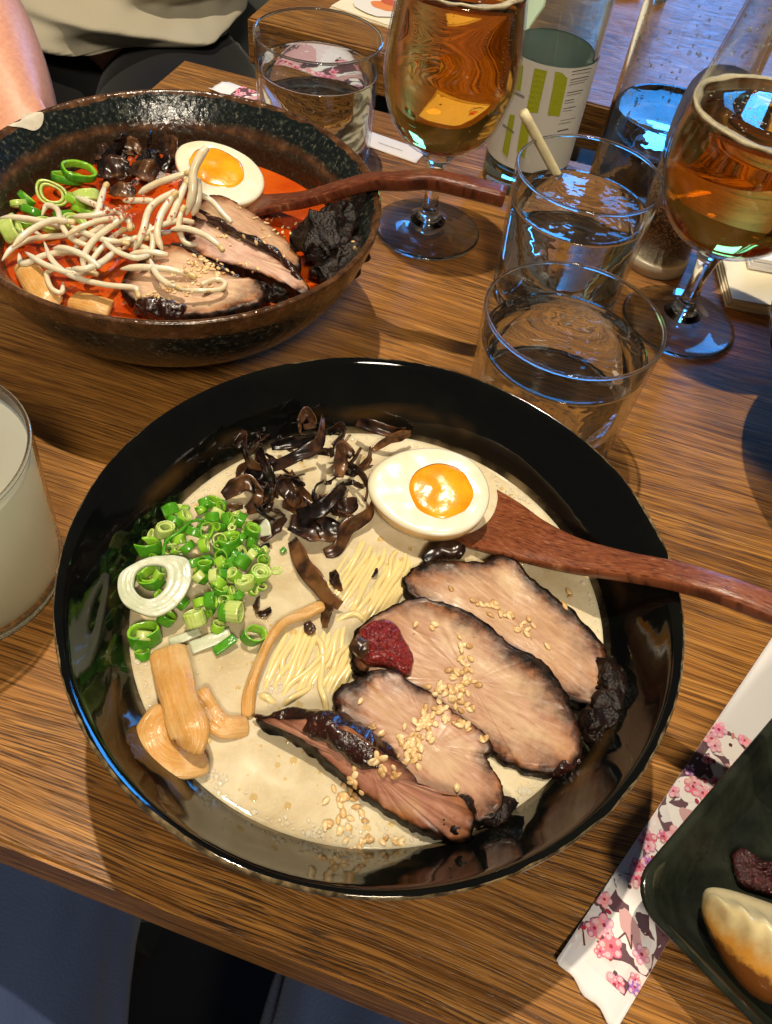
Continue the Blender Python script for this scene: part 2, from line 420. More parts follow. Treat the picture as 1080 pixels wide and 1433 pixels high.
M = dict(
    wood=m_wood_table(), glaze=m_glaze_black(), speckle=m_glaze_speckle(),
    broth=m_broth('creamy_broth', [(0.50, 0.40, 0.235), (0.64, 0.545, 0.36), (0.76, 0.68, 0.50)]),
    redbroth=m_broth('red_chili_broth', [(0.34, 0.028, 0.003), (0.50, 0.062, 0.004), (0.60, 0.11, 0.008)], 45, (0.7, 0.2, 0.02), 0.06),
    tumbler=m_thin_glass('tumbler_wall'), thick=m_glass('thick_clear_glass', (0.97, 0.99, 1.0)),
    water=m_glass('water', (1, 1, 1), 1.333, bump=(75, 0.30)), beer=m_glass('amber_beer', (1.0, 0.97, 0.88), 1.34, absorb=((1.0, 0.73, 0.01), 36)),
    foam=simple('beer_foam', (0.66, 0.55, 0.36), 0.5, vary=0.25, vscale=300, bump=0.5, bscale=700, sss=0.3, sssr=(1, .9, .7), ssss=0.003),
    lemonade=simple('cloudy_drink', (0.60, 0.60, 0.48), 0.25, vary=0.05, vscale=20, sss=1.0, sssr=(1, .97, .85), ssss=0.035),
    egg=simple('egg_white', (0.78, 0.74, 0.62), 0.22, vary=0.10, vscale=45, bump=0.14, bscale=180, color2=(0.76, 0.68, 0.47), sss=0.35, sssr=(1, .8, .5), ssss=0.004),
    eggskin=simple('soy_stained_egg_skin', (0.62, 0.36, 0.14), 0.22, color2=(0.74, 0.52, 0.26), vscale=60, sss=0.2, sssr=(1, .6, .3), ssss=0.003),
    yolk=simple('jammy_yolk', (0.92, 0.44, 0.016), 0.2, color2=(0.86, 0.28, 0.006), vscale=75, bump=0.2, bscale=300, sss=0.3, sssr=(1, .5, .1), ssss=0.004),
    noodle=simple('noodle', (0.80, 0.63, 0.29), 0.22, vary=0.12, vscale=80, sss=0.2, sssr=(1, .8, .5), ssss=0.002),
    menma=simple('bamboo_shoot', (0.58, 0.28, 0.065), 0.27, color2=(0.66, 0.40, 0.15), vscale=140, bump=0.45, bscale=360, sss=0.3, sssr=(1, .55, .2), ssss=0.004),
    ear=m_woodear(), seed=m_seed(),
    gdark=simple('scallion_dark_green', (0.040, 0.21, 0.008), 0.2, color2=(0.09, 0.32, 0.014), vscale=260, bump=0.2, bscale=600, sss=0.15, sssr=(.4, 1, .2), ssss=0.002, coat=0.2),
    gmid=simple('scallion_green', (0.17, 0.44, 0.020), 0.2, color2=(0.30, 0.54, 0.040), vscale=260, bump=0.2, bscale=600, sss=0.2, sssr=(.5, 1, .2), ssss=0.002, coat=0.2),
    glight=simple('scallion_pale_green', (0.42, 0.58, 0.10), 0.2, color2=(0.55, 0.66, 0.22), vscale=260, bump=0.3, bscale=700, sss=0.3, sssr=(.7, 1, .3), ssss=0.003, coat=0.2),
    onion=simple('white_onion', (0.64, 0.65, 0.50), 0.22, color2=(0.50, 0.54, 0.36), vscale=160, bump=0.3, bscale=400, sss=0.35, sssr=(1, 1, .8), ssss=0.004),
    sprout=simple('bean_sprout', (0.74, 0.68, 0.52), 0.20, color2=(0.66, 0.54, 0.34), vscale=110, sss=0.6, sssr=(1, .9, .7), ssss=0.004),
    char=simple('charred_crust', (0.004, 0.0035, 0.0035), 0.34, color2=(0.018, 0.008, 0.005), vscale=250, bump=0.7, bscale=700, bdist=0.0012, spec=0.28),
    paste=simple('red_chili_paste', (0.30, 0.014, 0.008), 0.2, color2=(0.09, 0.003, 0.004), vscale=700, bump=0.9, bscale=1100, bdist=0.0018, coat=0.4),
    paste2=simple('dark_chili_residue', (0.055, 0.005, 0.004), 0.2, color2=(0.02, 0.003, 0.003), vscale=420, bump=0.9, bscale=700, bdist=0.0016),
    flake=simple('chili_flake', (0.62, 0.10, 0.012), 0.4, color2=(0.30, 0.03, 0.006), vscale=900),
    spoon=m_spoon('red_brown_spoon_wood', (0.165, 0.042, 0.016), (0.26, 0.080, 0.030), (0.05, 0.012, 0.006)),
    spoon2=m_spoon('dark_red_spoon_wood', (0.10, 0.022, 0.009), (0.17, 0.045, 0.018), (0.035, 0.009, 0.005)),
    paper=simple('white_paper', (0.76, 0.74, 0.74), 0.55, bump=0.1, bscale=60),
    cream=simple('cream_paper_napkin', (0.78, 0.70, 0.50), 0.8, vary=0.05, vscale=30, bump=0.2, bscale=500),
    print=m_vcol('printed_ink', 0.5),
    labelw=simple('bottle_label_paper', (0.56, 0.54, 0.48), 0.5), labelback=simple('label_back', (0.42, 0.45, 0.42), 0.6),
    plate=simple('dark_green_black_glaze', (0.007, 0.009, 0.006), 0.10, color2=(0.026, 0.030, 0.020), vscale=45, bump=0.25, bscale=140, bdist=0.001),
    gyoza=simple('dumpling_wrapper', (0.62, 0.47, 0.20), 0.25, color2=(0.70, 0.56, 0.28), vscale=60, bump=0.15, bscale=180, sss=0.3, sssr=(1, .8, .4), ssss=0.004, coat=0.2),
    skin=m_skin('skin', (0.66, 0.33, 0.20), (0.58, 0.25, 0.15)),
    shirt=m_cloth('pale_shirt_cloth', (0.40, 0.36, 0.26), (0.44, 0.40, 0.30)),
    black=m_cloth('black_trouser_cloth', (0.0035, 0.0035, 0.004), (0.006, 0.006, 0.0065)),
    seat=simple('grey_seat_upholstery', (0.055, 0.062, 0.058), 0.55, vary=0.2, vscale=20),
    denim=m_cloth('dark_blue_denim', (0.030, 0.048, 0.110), (0.048, 0.068, 0.145), 700),
    floor=simple('dark_floor', (0.010, 0.009, 0.010), 0.5, vary=0.4, vscale=8),
    grains=None, capgrey=m_glass('grey_translucent_cap', (0.80, 0.82, 0.90), 1.2, 0.45),
    stick=simple('pale_wood_stick', (0.72, 0.62, 0.36), 0.5, vary=0.15, vscale=200),
    whiteplastic=simple('white_plastic', (0.62, 0.56, 0.42), 0.35),
)
def m_cloudy():
    t = NT('cloudy_drink'); pb = t.n('BsdfPrincipled'); t.set(pb.inputs['Base Color'], (0.74, 0.72, 0.58)); pb.inputs['Roughness'].default_value = 0.2
    tl = t.n('BsdfTranslucent'); t.set(tl.inputs[0], (0.90, 0.88, 0.74)); mx = t.n('MixShader'); mx.inputs[0].default_value = 0.62
    t.set(mx.inputs[1], pb.outputs[0]); t.set(mx.inputs[2], tl.outputs[0]); t.t.links.new(mx.outputs[0], t.out.inputs[0]); return t.m
M['lemonade'] = m_cloudy()
# gyoza: pan-fried side by the attribute 'fry'
def m_gyoza():
    t = NT('pan_fried_dumpling'); c = t.coord()
    f = t.attr('fry'); ff = t.math('ADD', f, t.math('MULTIPLY', t.math('SUBTRACT', t.noise(c, 120, 5, 0.65), 0.5), 0.7))
    pale = t.mix(t.noise(c, 80, 3), (0.62, 0.50, 0.24), (0.72, 0.60, 0.34))
    b = t.mix(t.ramp(ff, [(0.35, 0.0), (0.8, 1.0)]), pale, (0.52, 0.24, 0.035))
    b = t.mix(t.ramp(ff, [(0.85, 0.0), (1.1, 1.0)]), b, (0.14, 0.045, 0.008))
    t.pbsdf(b, 0.25, normal=t.bump(t.noise(c, 160, 4), 0.3, 0.0012), sss=0.25, sssr=(1, .7, .35), ssss=0.004, coat=0.25, coatr=0.1); return t.m
M['gyoza'] = m_gyoza()
def m_grains():
    t = NT('ground_sesame_grains'); c = t.coord(); v = t.n('TexVoronoi'); t.set(v.inputs['Vector'], c); v.inputs['Scale'].default_value = 620
    base = t.mix(t.ramp(v.outputs['Distance'], [(0.1, 0.0), (0.6, 1.0)]), t.mix(t.noise(c, 500, 2), (0.46, 0.27, 0.13), (0.30, 0.15, 0.07)), (0.06, 0.028, 0.014))
    t.pbsdf(base, 0.5, normal=t.bump(v.outputs['Distance'], 0.8, -0.001)); return t.m
M['grains'] = m_grains()

# ------------------------------------------------------------------ tables, floor
TH = -0.1933
NV = Vector((-math.sin(TH), math.cos(TH), 0)); AV = Vector((math.cos(TH), math.sin(TH), 0))
def slab(name, a0, a1, n0, n1, top, th, mat, bev=0.0018):
    e = (AV * a0 + NV * n0)
    me = bpy.data.meshes.new(name); bm = bmesh.new()
    V, F = box(((a1 - a0) / 2, (n1 - n0) / 2, -th), a1 - a0, n1 - n0, th)
    vs = [bm.verts.new(v) for v in V]
    for f in F: bm.faces.new([vs[i] for i in f])
    bmesh.ops.recalc_face_normals(bm, faces=bm.faces)
    bmesh.ops.bevel(bm, geom=bm.edges[:], offset=bev, segments=3, affect='EDGES')
    bm.to_mesh(me); bm.free(); me.materials.append(mat)
    o = bpy.data.objects.new(name, me); col.objects.link(o)
    o.rotation_euler = (0, 0, TH); o.location = e + Vector((0, 0, top)); return o
def table(label, a0, a1, n0, n1):
    root = empty('dining_table', AV * a0 + NV * n0 + Vector((0, 0, -0.74)), label, 'table', None)
    root.rotation_euler = (0, 0, TH)
    t = slab('tabletop', a0, a1, n0, n1, 0, 0.040, M['wood']); t.parent = root; t.location = (0, 0, 0.74); t.rotation_euler = (0, 0, 0)
    for fx in (0.12, (a1 - a0) - 0.12):
        for fy in (0.09, (n1 - n0) - 0.09):
            V, F = box((fx, fy, 0), 0.05, 0.05, 0.70)
            me = bpy.data.meshes.new('leg'); me.from_pydata(V, [], F); me.materials.append(M['seat'])
            lg = bpy.data.objects.new('leg', me); col.objects.link(lg); lg.parent = root
    return root
table('brown oak table under the two ramen bowls and the drinks', -0.3552, 1.2, 0.0487, 0.6379)
table('oak table across the gap with a cream menu card on it', -0.345, 1.3, 0.742, 1.33)
V, F = box((0, 0.6, -0.80), 8, 8, 0.06)
tag(mk('floor', V, F, M['floor'], smooth=False), kind='structure')

# ------------------------------------------------------------------ the two ramen bowls
B1 = Vector((0.0003, 0.1655, 0)); B2 = Vector((-0.134, 0.3762, 0))
def prof_smooth(p, n): return [tuple(x) for x in cr(p, n)]
inner = prof_smooth([(0.1092, 0.0784), (0.1070, 0.0768), (0.1035, 0.0715), (0.0965, 0.0612), (0.0890, 0.0500), (0.0790, 0.0380), (0.0620, 0.0265), (0.035, 0.0190), (0.004, 0.0172)], 34)
outer = prof_smooth([(0.004, 0.0068), (0.0380, 0.0066), (0.0400, 0.0008), (0.0440, 0.0002), (0.0455, 0.0100), (0.0600, 0.0170), (0.0820, 0.0330), (0.0980, 0.0520), (0.1062, 0.0665), (0.1098, 0.0755), (0.1100, 0.0776)], 40)
V, F = lathe(inner + [(0, 0.0172), (0, 0.0068)] + outer, B1, 128, 0.006, 3)
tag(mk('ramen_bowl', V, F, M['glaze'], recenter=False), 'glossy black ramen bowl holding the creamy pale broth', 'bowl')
bpy.data.objects['ramen_bowl'].data.transform(Matrix.Translation(-B1)); bpy.data.objects['ramen_bowl'].location = B1
inner2 = prof_smooth([(0.1066, 0.0803), (0.1045, 0.0797), (0.1000, 0.0745), (0.0962, 0.0690), (0.0948, 0.0668), (0.0938, 0.0650), (0.0918, 0.0600), (0.0888, 0.0500), (0.0800, 0.0370), (0.0620, 0.0255), (0.035, 0.0190), (0.004, 0.0172)], 46)
outer2 = prof_smooth([(0.004, 0.0068), (0.0380, 0.0066), (0.0400, 0.0008), (0.0440, 0.0002), (0.0460, 0.0100), (0.0640, 0.0190), (0.0840, 0.0340), (0.0980, 0.0530), (0.1050, 0.0690), (0.1074, 0.0785), (0.1072, 0.0800)], 40)
V, F = lathe(inner2 + [(0, 0.0172), (0, 0.0068)] + outer2, B2, 128, 0.012, 9)
b2 = tag(mk('ramen_bowl', V, F, M['speckle'], recenter=False), 'speckled black and brown ramen bowl holding the red chili broth', 'bowl')
b2.data.transform(Matrix.Translation(-B2)); b2.location = B2
# a third bowl whose shadow reaches in from the side of the table
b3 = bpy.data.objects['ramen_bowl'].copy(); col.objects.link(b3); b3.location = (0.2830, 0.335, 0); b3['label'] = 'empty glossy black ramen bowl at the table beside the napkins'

def broth(c, r, z, mat, name, label, seed):
    prof = [(0, z), (r * .3, z), (r * .6, z), (r * .85, z), (r * .95, z), (r * .985, z + .0002), (r * 1.004, z + .0009), (r * 1.0, z - 0.006), (r * .8, z - .016), (r * 0.3, z - .028), (0, z - 0.029)]
    V, F = lathe(prof, c, 96, 0, seed, closed=False)
    V = [(x, y, zz + (0.00035 * nz((x, y, 0), 45, seed) if zz > z - 0.001 else 0)) for x, y, zz in V]
    o = mk(name, V, F, mat, recenter=True); tag(o, label, 'soup'); return o
broth(B1, 0.0892, 0.050, M['broth'], 'broth', 'creamy pale pork broth filling the glossy black bowl', 1)
broth(B2, 0.0890, 0.050, M['redbroth'], 'broth', 'orange red chili broth filling the speckled bowl', 2)

# bubbles and oil drops along the broth's edge (uncountable)
def bubbles(c, r, z, n, seed, mat, label, spots):
    rr = random.Random(seed); V, F = [], []
    ico = bmesh.new(); bmesh.ops.create_icosphere(ico, subdivisions=2, radius=1)
    iv = [v.co.copy() for v in ico.verts]; fi = [[v.index for v in f.verts] for f in ico.faces]; ico.free()
    pos = []
    for k in range(n):
        if spots and rr.random() < 0.6:
            s = rr.choice(spots); q = P(s[0] + rr.gauss(0, s[2]), s[1] + rr.gauss(0, s[2] * .7), z); x, y = q.x, q.y
        else:
            a = rr.uniform(0, 2 * PI); x = c[0] + (r - abs(rr.gauss(0, .002))) * math.cos(a); y = c[1] + (r - abs(rr.gauss(0, .002))) * math.sin(a)
        if math.hypot(x - c[0], y - c[1]) > r: continue
        s = rr.uniform(.00025, .0008) * (1.7 if rr.random() < .12 else 1)
        b = len(V); V += [Vector((x + v.x * s, y + v.y * s, z + v.z * s * .55 + .0002)) for v in iv]; F += [tuple(b + i for i in f) for f in fi]
    tag(mk('broth_bubbles', V, F, mat), label, 'bubbles', None, 'stuff')
def m_bubble():
    t = NT('bubble_film'); tr = t.n('BsdfTransparent'); pb = t.n('BsdfPrincipled'); t.set(pb.inputs['Base Color'], (0.86, 0.80, 0.64)); pb.inputs['Roughness'].default_value = 0.05
    mx = t.n('MixShader'); mx.inputs[0].default_value = 0.42; t.set(mx.inputs[1], tr.outputs[0]); t.set(mx.inputs[2], pb.outputs[0]); t.t.links.new(mx.outputs[0], t.out.inputs[0]); return t.m
M['bubble'] = m_bubble()
bubbles(B1, 0.0885, 0.0502, 620, 5, M['bubble'], 'tiny clear bubbles floating on the creamy broth',
        [(735, 1110, 8), (722, 690, 14), (560, 1180, 16), (440, 1165, 14), (690, 1045, 6), (790, 770, 12), (835, 830, 8), (300, 1090, 8), (500, 1160, 12), (455, 1010, 5), (380, 960, 12), (520, 940, 8), (250, 930, 12)])

def oil_eyes(c, r, z, n, seed, mat, label, smax):
    rr = random.Random(seed); V, F = [], []
    for k in range(n):
        a = rr.uniform(0, 2 * PI); q = r * math.sqrt(rr.random()) * .97; x, y = c[0] + q * math.cos(a), c[1] + q * math.sin(a); s = rr.uniform(.0004, smax) * (rr.random() ** .6); b = len(V)
        for (f, h) in ((0, .00042), (.6, .00034), (1.0, .00002)):
            if f == 0: V.append(Vector((x, y, z + h)))
            else: V += [Vector((x + s * f * math.cos(t * PI / 7), y + s * f * math.sin(t * PI / 7), z + h)) for t in range(14)]
        for j in range(14): F += [(b, b + 1 + j, b + 1 + (j + 1) % 14), (b + 1 + j, b + 15 + j, b + 15 + (j + 1) % 14, b + 1 + (j + 1) % 14)]
    tag(mk('oil_drops', V, F, mat), label, 'oil drops', None, 'stuff')
def m_oil(name, c, a):
    t = NT(name); tr = t.n('BsdfTransparent'); t.set(tr.inputs[0], c); pb = t.n('BsdfGlossy'); pb.inputs['Roughness'].default_value = 0.04
    mx = t.n('MixShader'); mx.inputs[0].default_value = a; t.set(mx.inputs[1], tr.outputs[0]); t.set(mx.inputs[2], pb.outputs[0]); t.t.links.new(mx.outputs[0], t.out.inputs[0]); return t.m
oil_eyes(B1, .088, .0502, 420, 31, m_oil('pale_fat_drop', (0.97, 0.90, 0.74), 0.05), 'small clear fat drops floating on the creamy broth', .0016)
oil_eyes(B2, .088, .0502, 420, 32, m_oil('chili_oil_drop', (0.95, 0.42, 0.12), 0.06), 'red oil drops floating on the chili broth', .0022)

# ------------------------------------------------------------------ food helpers
SURF = []          # surfaces that seeds can lie on
def reg(V, F): SURF.append(([Vector(v) for v in V], [tuple(f) for f in F]))

def pork(name, label, outline, zf, thick, mat, seed, rough=0.00012, side_in=0.93, group=None, N=150, K=38, bow=0.0):
    """outline: photo pixels; zf(px,py)->top height"""
    ol = cr_closed(outline, N)
    pts = [P(x, y, zf(x, y)) for x, y in ol]
    pts = [p + Vector((nz(p, 260, seed), nz(p, 260, seed + 5), 0)) * 0.0011 + Vector((nz(p, 700, seed), nz(p, 700, seed + 5), 0)) * 0.0005 for p in pts]
    c = sum(pts, Vector()) / N
    # main axis
    q = np.array([(p.x - c.x, p.y - c.y) for p in pts]); w, e = np.linalg.eigh(q.T @ q); ax = Vector((e[0, 1], e[1, 1], 0)); ay = Vector((-ax.y, ax.x, 0))
    V, F, E, AL, AC = [], [], [], [], []
    def add(p, e_):
        V.append(p); E.append(e_); d = p - c; AL.append(d.dot(ax)); AC.append(d.dot(ay))
    add(c + Vector((0, 0, bow)), 0.0)
    for k in range(1, K + 1):
        t = (k / K) ** 0.8
        for p in pts:
            s = c.lerp(p, t); h = rough * (nz(s, 200, seed) + 0.5 * nz(s, 420, seed)) * (1.0) + 0.0010 * nz(s, 60, seed) + bow * (1 - t * t)
            if t > 0.93: h += 0.0006 * abs(nz(s, 420, seed + 2)) - 0.0006 * (t - .93) / .07
            add(s + Vector((0, 0, h)), t)
    down = [(1.012, 0.25), (1.015, 0.55), (0.99, 0.85), (side_in, 1.0)]
    for (sc, d) in down:
        for j, p in enumerate(pts):
            s = c.lerp(p, sc); s = s + Vector((nz(s, 350, seed + d), nz(s, 350, seed + 3 + d), 0)) * 0.0009
            add(s - Vector((0, 0, thick * d)), 1.12)
    for j in range(N): F.append((0, 1 + j, 1 + (j + 1) % N))
    rows = K + len(down)
    for k in range(rows - 1):
        for j in range(N):
            a = 1 + k * N
            F.append((a + j, a + N + j, a + N + (j + 1) % N, a + (j + 1) % N))
    F.append(tuple(1 + (rows - 1) * N + j for j in range(N)))
    o = mk(name, V, F, mat, attrs=dict(edge=E, along=AL, across=AC)); tag(o, label, 'pork', group)
    reg(V, F); return o

def ribbon(pts, w, th, n=None, twist=0.0, tw0=0.0, curl=0.0, seg=6, wz=0.0, seed=0):
    """pts (x,y,z) world; returns thick wavy ribbon"""
    n = n or max(8, len(pts) * 4)
    c = [Vector(p) for p in cr(pts, n)]
    ups = []
    for i in range(n):
        t = i / (n - 1); a = tw0 + twist * t
        tg = (c[min(i + 1, n - 1)] - c[max(i - 1, 0)]).normalized()
        u = Matrix.Rotation(a, 3, tg) @ Vector((0, 0, 1)); ups.append(u)
    wf = w if callable(w) else (lambda t: w)
    def sec(i, t):
        ww = wf(t); s = []
        for j in range(seg + 1):
            a = -1 + 2 * j / seg
            s.append((a * ww / 2, th / 2 * (1 - 0.6 * a ** 4) + curl * (a * a) * ww + wz * noise.noise(Vector((t * 6 + seed, a * 1.5, seed)))))
        for j in range(seg, -1, -1):
            a = -1 + 2 * j / seg
            s.append((a * ww / 2 * 0.98, -th / 2 * (1 - 0.6 * a ** 4) + curl * (a * a) * ww + wz * noise.noise(Vector((t * 6 + seed, a * 1.5, seed)))))
        return s
    return sweep(c, sec, ups)

# ------------------------------------------------------------------ pork in the pale broth
c5 = crop(420, 560, 2.171); c8 = crop(440, 840, 2.4545); c4 = crop(140, 560, 2.56)
MT = [((0.40, 0.215, 0.115), (0.54, 0.34, 0.20), (0.60, 0.44, 0.25)), ((0.41, 0.22, 0.13), (0.55, 0.35, 0.22), (0.60, 0.44, 0.26)), ((0.36, 0.17, 0.10), (0.50, 0.295, 0.18), (0.58, 0.41, 0.23)), ((0.33, 0.13, 0.085), (0.45, 0.22, 0.14), (0.54, 0.36, 0.18))]
PK = [m_pork('pork_%s' % n, *MT[i], seed=i * 3.7 + 1) for i, n in enumerate(['slice_a', 'slice_b', 'slice_c', 'slice_d'])]
s1 = [c5(*q) for q in [(316, 545), (372, 492), (450, 486), (560, 484), (640, 465), (700, 535), (780, 600), (870, 680), (935, 770), (952, 850), (925, 925), (880, 925), (800, 900), (720, 850), (620, 760), (520, 690), (420, 650), (340, 600)]]
pork('pork_slice', 'charred pork slice resting against the wooden spoon handle', s1, lambda x, y: 0.0565 + (x - 700) * 0.000016 - (y - 870) * 0.00001, 0.008, PK[0], 1)
s2 = [c5(*q) for q in [(160, 745), (180, 682), (250, 640), (330, 602), (440, 615), (540, 660), (640, 740), (725, 785), (800, 870), (838, 960), (852, 1040), (835, 1100), (775, 1130), (690, 1120), (600, 1080), (480, 1010), (360, 920), (240, 850), (170, 815)]]
def z2(x, y):
    d = (-(x - 650) * 0.50 + (y - 950) * 0.86)
    return 0.0590 - d * 0.000075 + (0.0006 if d < -40 else 0)
pork('pork_slice', 'largest charred pork slice with red chili paste on its corner', s2, z2, 0.009, PK[1], 2)
s3 = [c5(*q) for q in [(103, 888), (180, 842), (270, 815), (380, 880), (480, 950), (562, 1012), (585, 1060), (570, 1090), (605, 1150), (618, 1215), (596, 1262), (530, 1275), (420, 1235), (300, 1160), (200, 1070), (125, 985)]]
def z3(x, y):
    d = (-(x - 590) * 0.50 + (y - 1040) * 0.86)
    return 0.0592 - d * 0.00005
pork('pork_slice', 'pork slice thickly sprinkled with sesame between the largest and the folded slice', s3, z3, 0.009, PK[2], 3)
s4 = [c8(*q) for q in [(-190, 398), (-90, 402), (0, 412), (60, 420), (130, 442), (230, 512), (300, 556), (390, 640), (500, 682), (545, 740), (538, 800), (480, 826), (400, 790), (320, 765), (220, 700), (130, 625), (40, 545), (-40, 480), (-130, 425)]]
def z4(x, y):
    d = (-(x - 530) * 0.50 + (y - 1090) * 0.86)
    return 0.0610 - d * 0.00018
t4 = m_pork('pork_slice_d2', *MT[3], seed=13.2, cook=1.2)
pork('pork_slice', 'narrow folded pork slice with a dark glazed rind along its edge', s4, z4, 0.010, t4, 4, K=30)
# dark glazed rind of that slice
def lump(name, label, cat, pts, rad, mat, amp, freq, seed, n=18, group=None, parent=None):
    c = [Vector(p) for p in cr(pts, max(24, len(pts) * 9))]
    f = rad; n = max(n, 32)
    V, F = sweep(c, lambda i, t: circ(max(f(t), 1e-4), n))
    V = [v + Vector((nz(v, freq * .42, seed), nz(v, freq * .42, seed + 3), nz(v, freq * .42, seed + 7))) * amp * 2.2 + Vector((nz(v, freq, seed), nz(v, freq, seed + 3), nz(v, freq, seed + 7))) * amp * .9 + Vector((nz(v, freq * 2.7, seed), nz(v, freq * 2.7, seed + 1), nz(v, freq * 2.7, seed + 2))) * amp * .5 for v in V]
    o = mk(name, V, F, mat, parent); reg(V, F)
    if parent is None: tag(o, label, cat, group)
    return o
def px3(cf, lst): return [tuple(P(*cf(x, y), z)) for x, y, z in lst]
slices = [o for o in col.objects if o.name.startswith('pork_slice')]
def nosharp(t, a, p=0.5): return a * (max(0.0, 1 - abs(2 * t - 1) ** 4)) ** p
M['rind'] = simple('dark_glazed_rind', (0.035, 0.009, 0.005), 0.2, color2=(0.012, 0.005, 0.004), vscale=160, bump=0.7, bscale=380, bdist=0.0014, coat=0.5)
lump('rind', None, None, px3(c8, [(-205, 402, .052), (-60, 412, .0575), (40, 440, .0605), (130, 480, .062), (220, 535, .062), (300, 562, .0615)]), lambda t: nosharp(t, 0.0042 * (0.5 + math.sin(PI * t))), M['rind'], 0.0009, 300, 4, parent=slices[3])
lump('charred_end', None, None, px3(c8, [(440, 740, .054), (490, 750, .055), (540, 760, .055)]), lambda t: nosharp(t, 0.0068), M['char'], 0.0009, 420, 14, parent=slices[3])
lump('charred_end', None, None, px3(c5, [(905, 790, .056), (950, 850, .057), (930, 920, .056), (880, 930, .0545)]), lambda t: nosharp(t, 0.0062), M['char'], 0.0011, 420, 5, parent=slices[0])
lump('charred_end', None, None, px3(c5, [(845, 960, .055), (905, 985, .055), (960, 1000, .056)]), lambda t: nosharp(t, 0.0070), M['char'], 0.0013, 420, 6, parent=slices[1])
lump('charred_end', None, None, px3(c5, [(750, 1125, .0505), (800, 1110, .0525), (850, 1050, .054)]), lambda t: nosharp(t, 0.0042), M['rind'], 0.0012, 330, 8, parent=slices[1])
lump('charred_end', None, None, px3(c5, [(540, 1270, .052), (600, 1255, .0535), (618, 1200, .0545)]), lambda t: nosharp(t, 0.0046), M['char'], 0.0009, 420, 9, parent=slices[2])
# chili paste
def mound(name, label, cat, outline, zf, dome, mat, seed, amp=.0017, N=70, K=20):
    pts = [P(x, y, zf(x, y)) for x, y in cr_closed(outline, N)]; c = sum(pts, Vector()) / N; V, F = [c + Vector((0, 0, dome))], []
    for k in range(1, K + 1):
        t = k / K
        for p in pts:
            q = c.lerp(p, t); f = 1 - t ** 3
            h = dome * math.sqrt(max(0, 1 - t ** 2.4)) + amp * f * (abs(nz(q, 420, seed)) * 1.6 + abs(nz(q, 950, seed + 2)) * 1.3) - (.0012 if k == K else 0)
            V.append(q + Vector((nz(q, 600, seed) * .0005, nz(q, 600, seed + 1) * .0005, h)))
    for j in range(N): F.append((0, 1 + j, 1 + (j + 1) % N))
    for k in range(K - 1):
        for j in range(N): a_ = 1 + k * N; F.append((a_ + j, a_ + N + j, a_ + N + (j + 1) % N, a_ + (j + 1) % N))
    F.append(tuple(1 + (K - 1) * N + j for j in range(N))); tag(mk(name, V, F, mat), label, cat); reg(V, F)
mound('chili_paste', 'lumpy dark red chili paste on the largest pork slice', 'chili paste', [c5(*q) for q in [(168, 720), (185, 688), (240, 668), (290, 682), (318, 730), (345, 780), (334, 832), (300, 832), (255, 806), (205, 802), (172, 770)]], lambda x, y: z2(x, y) + .0010, .0030, M['paste'], 11)
lump('mushroom_piece', 'small dark brown crumb stuck below the chili paste', 'mushroom', px3(c5, [(165, 745, .0605), (185, 755, .0615), (215, 765, .061)]), lambda t: nosharp(t, 0.0036), M['ear'], 0.0008, 300, 12)

# ------------------------------------------------------------------ spoons
def spoon(name, label, path, widths, thick, cup, mat, mb=14):
    """path (x,y,z) tip->end; widths along t; cup(t) depth of the bowl hollow"""
    n = 60; c = [Vector(p) for p in cr(path, n)]
    wv = cr([(w,) for w in widths], n); tv = cr([(w,) for w in thick], n)
    AL, AC = [], []; L = 0
    def sec(i, t):
        w = wv[i][0] / 2; th = tv[i][0]; s = []
        for j in range(mb + 1):
            a = math.cos(PI * (1 - j / mb)); s.append((a * w, -cup(t) * (1 - a * a) + th * 0.5 * (1 - 0.35 * a ** 6)))
        for j in range(mb, -1, -1):
            a = math.cos(PI * (1 - j / mb)); s.append((a * w * 0.96, -cup(t) * (1 - a * a) - th * 0.5 * (1 - 0.5 * a ** 4)))
        return s
    V, F = sweep(c, sec)
    ns = 2 * (mb + 1)
    for i in range(n):
        if i: L += (c[i] - c[i - 1]).length
        for (a, b) in sec(i, i / (n - 1)): AL.append(L); AC.append(a)
    o = mk(name, V, F, mat, attrs=dict(along=AL, across=AC)); tag(o, label, 'spoon'); return o
sp = [tuple(P(x, y, z)) for x, y, z in [(560, 690, .046), (600, 700, .0455), (640, 712, .047), (690, 735, .0525), (740, 757, .0585), (800, 778, .0645), (870, 793, .0725), (940, 806, .0815), (1010, 826, .0875), (1090, 856, .0905), (1180, 893, .0915)]]
spoon('wooden_spoon', 'reddish brown wooden spoon with the egg half in its bowl', sp,
      [0.018, 0.034, 0.038, 0.0335, 0.0235, 0.0165, 0.0125, 0.0110, 0.0105, 0.0105, 0.0105],
      [0.003, 0.003, 0.003, 0.0045, 0.006, 0.0065, 0.0070, 0.0075, 0.0075, 0.0075, 0.0075],
      lambda t: 0.0068 * math.exp(-((t - 0.17) / 0.13) ** 2), M['spoon'])

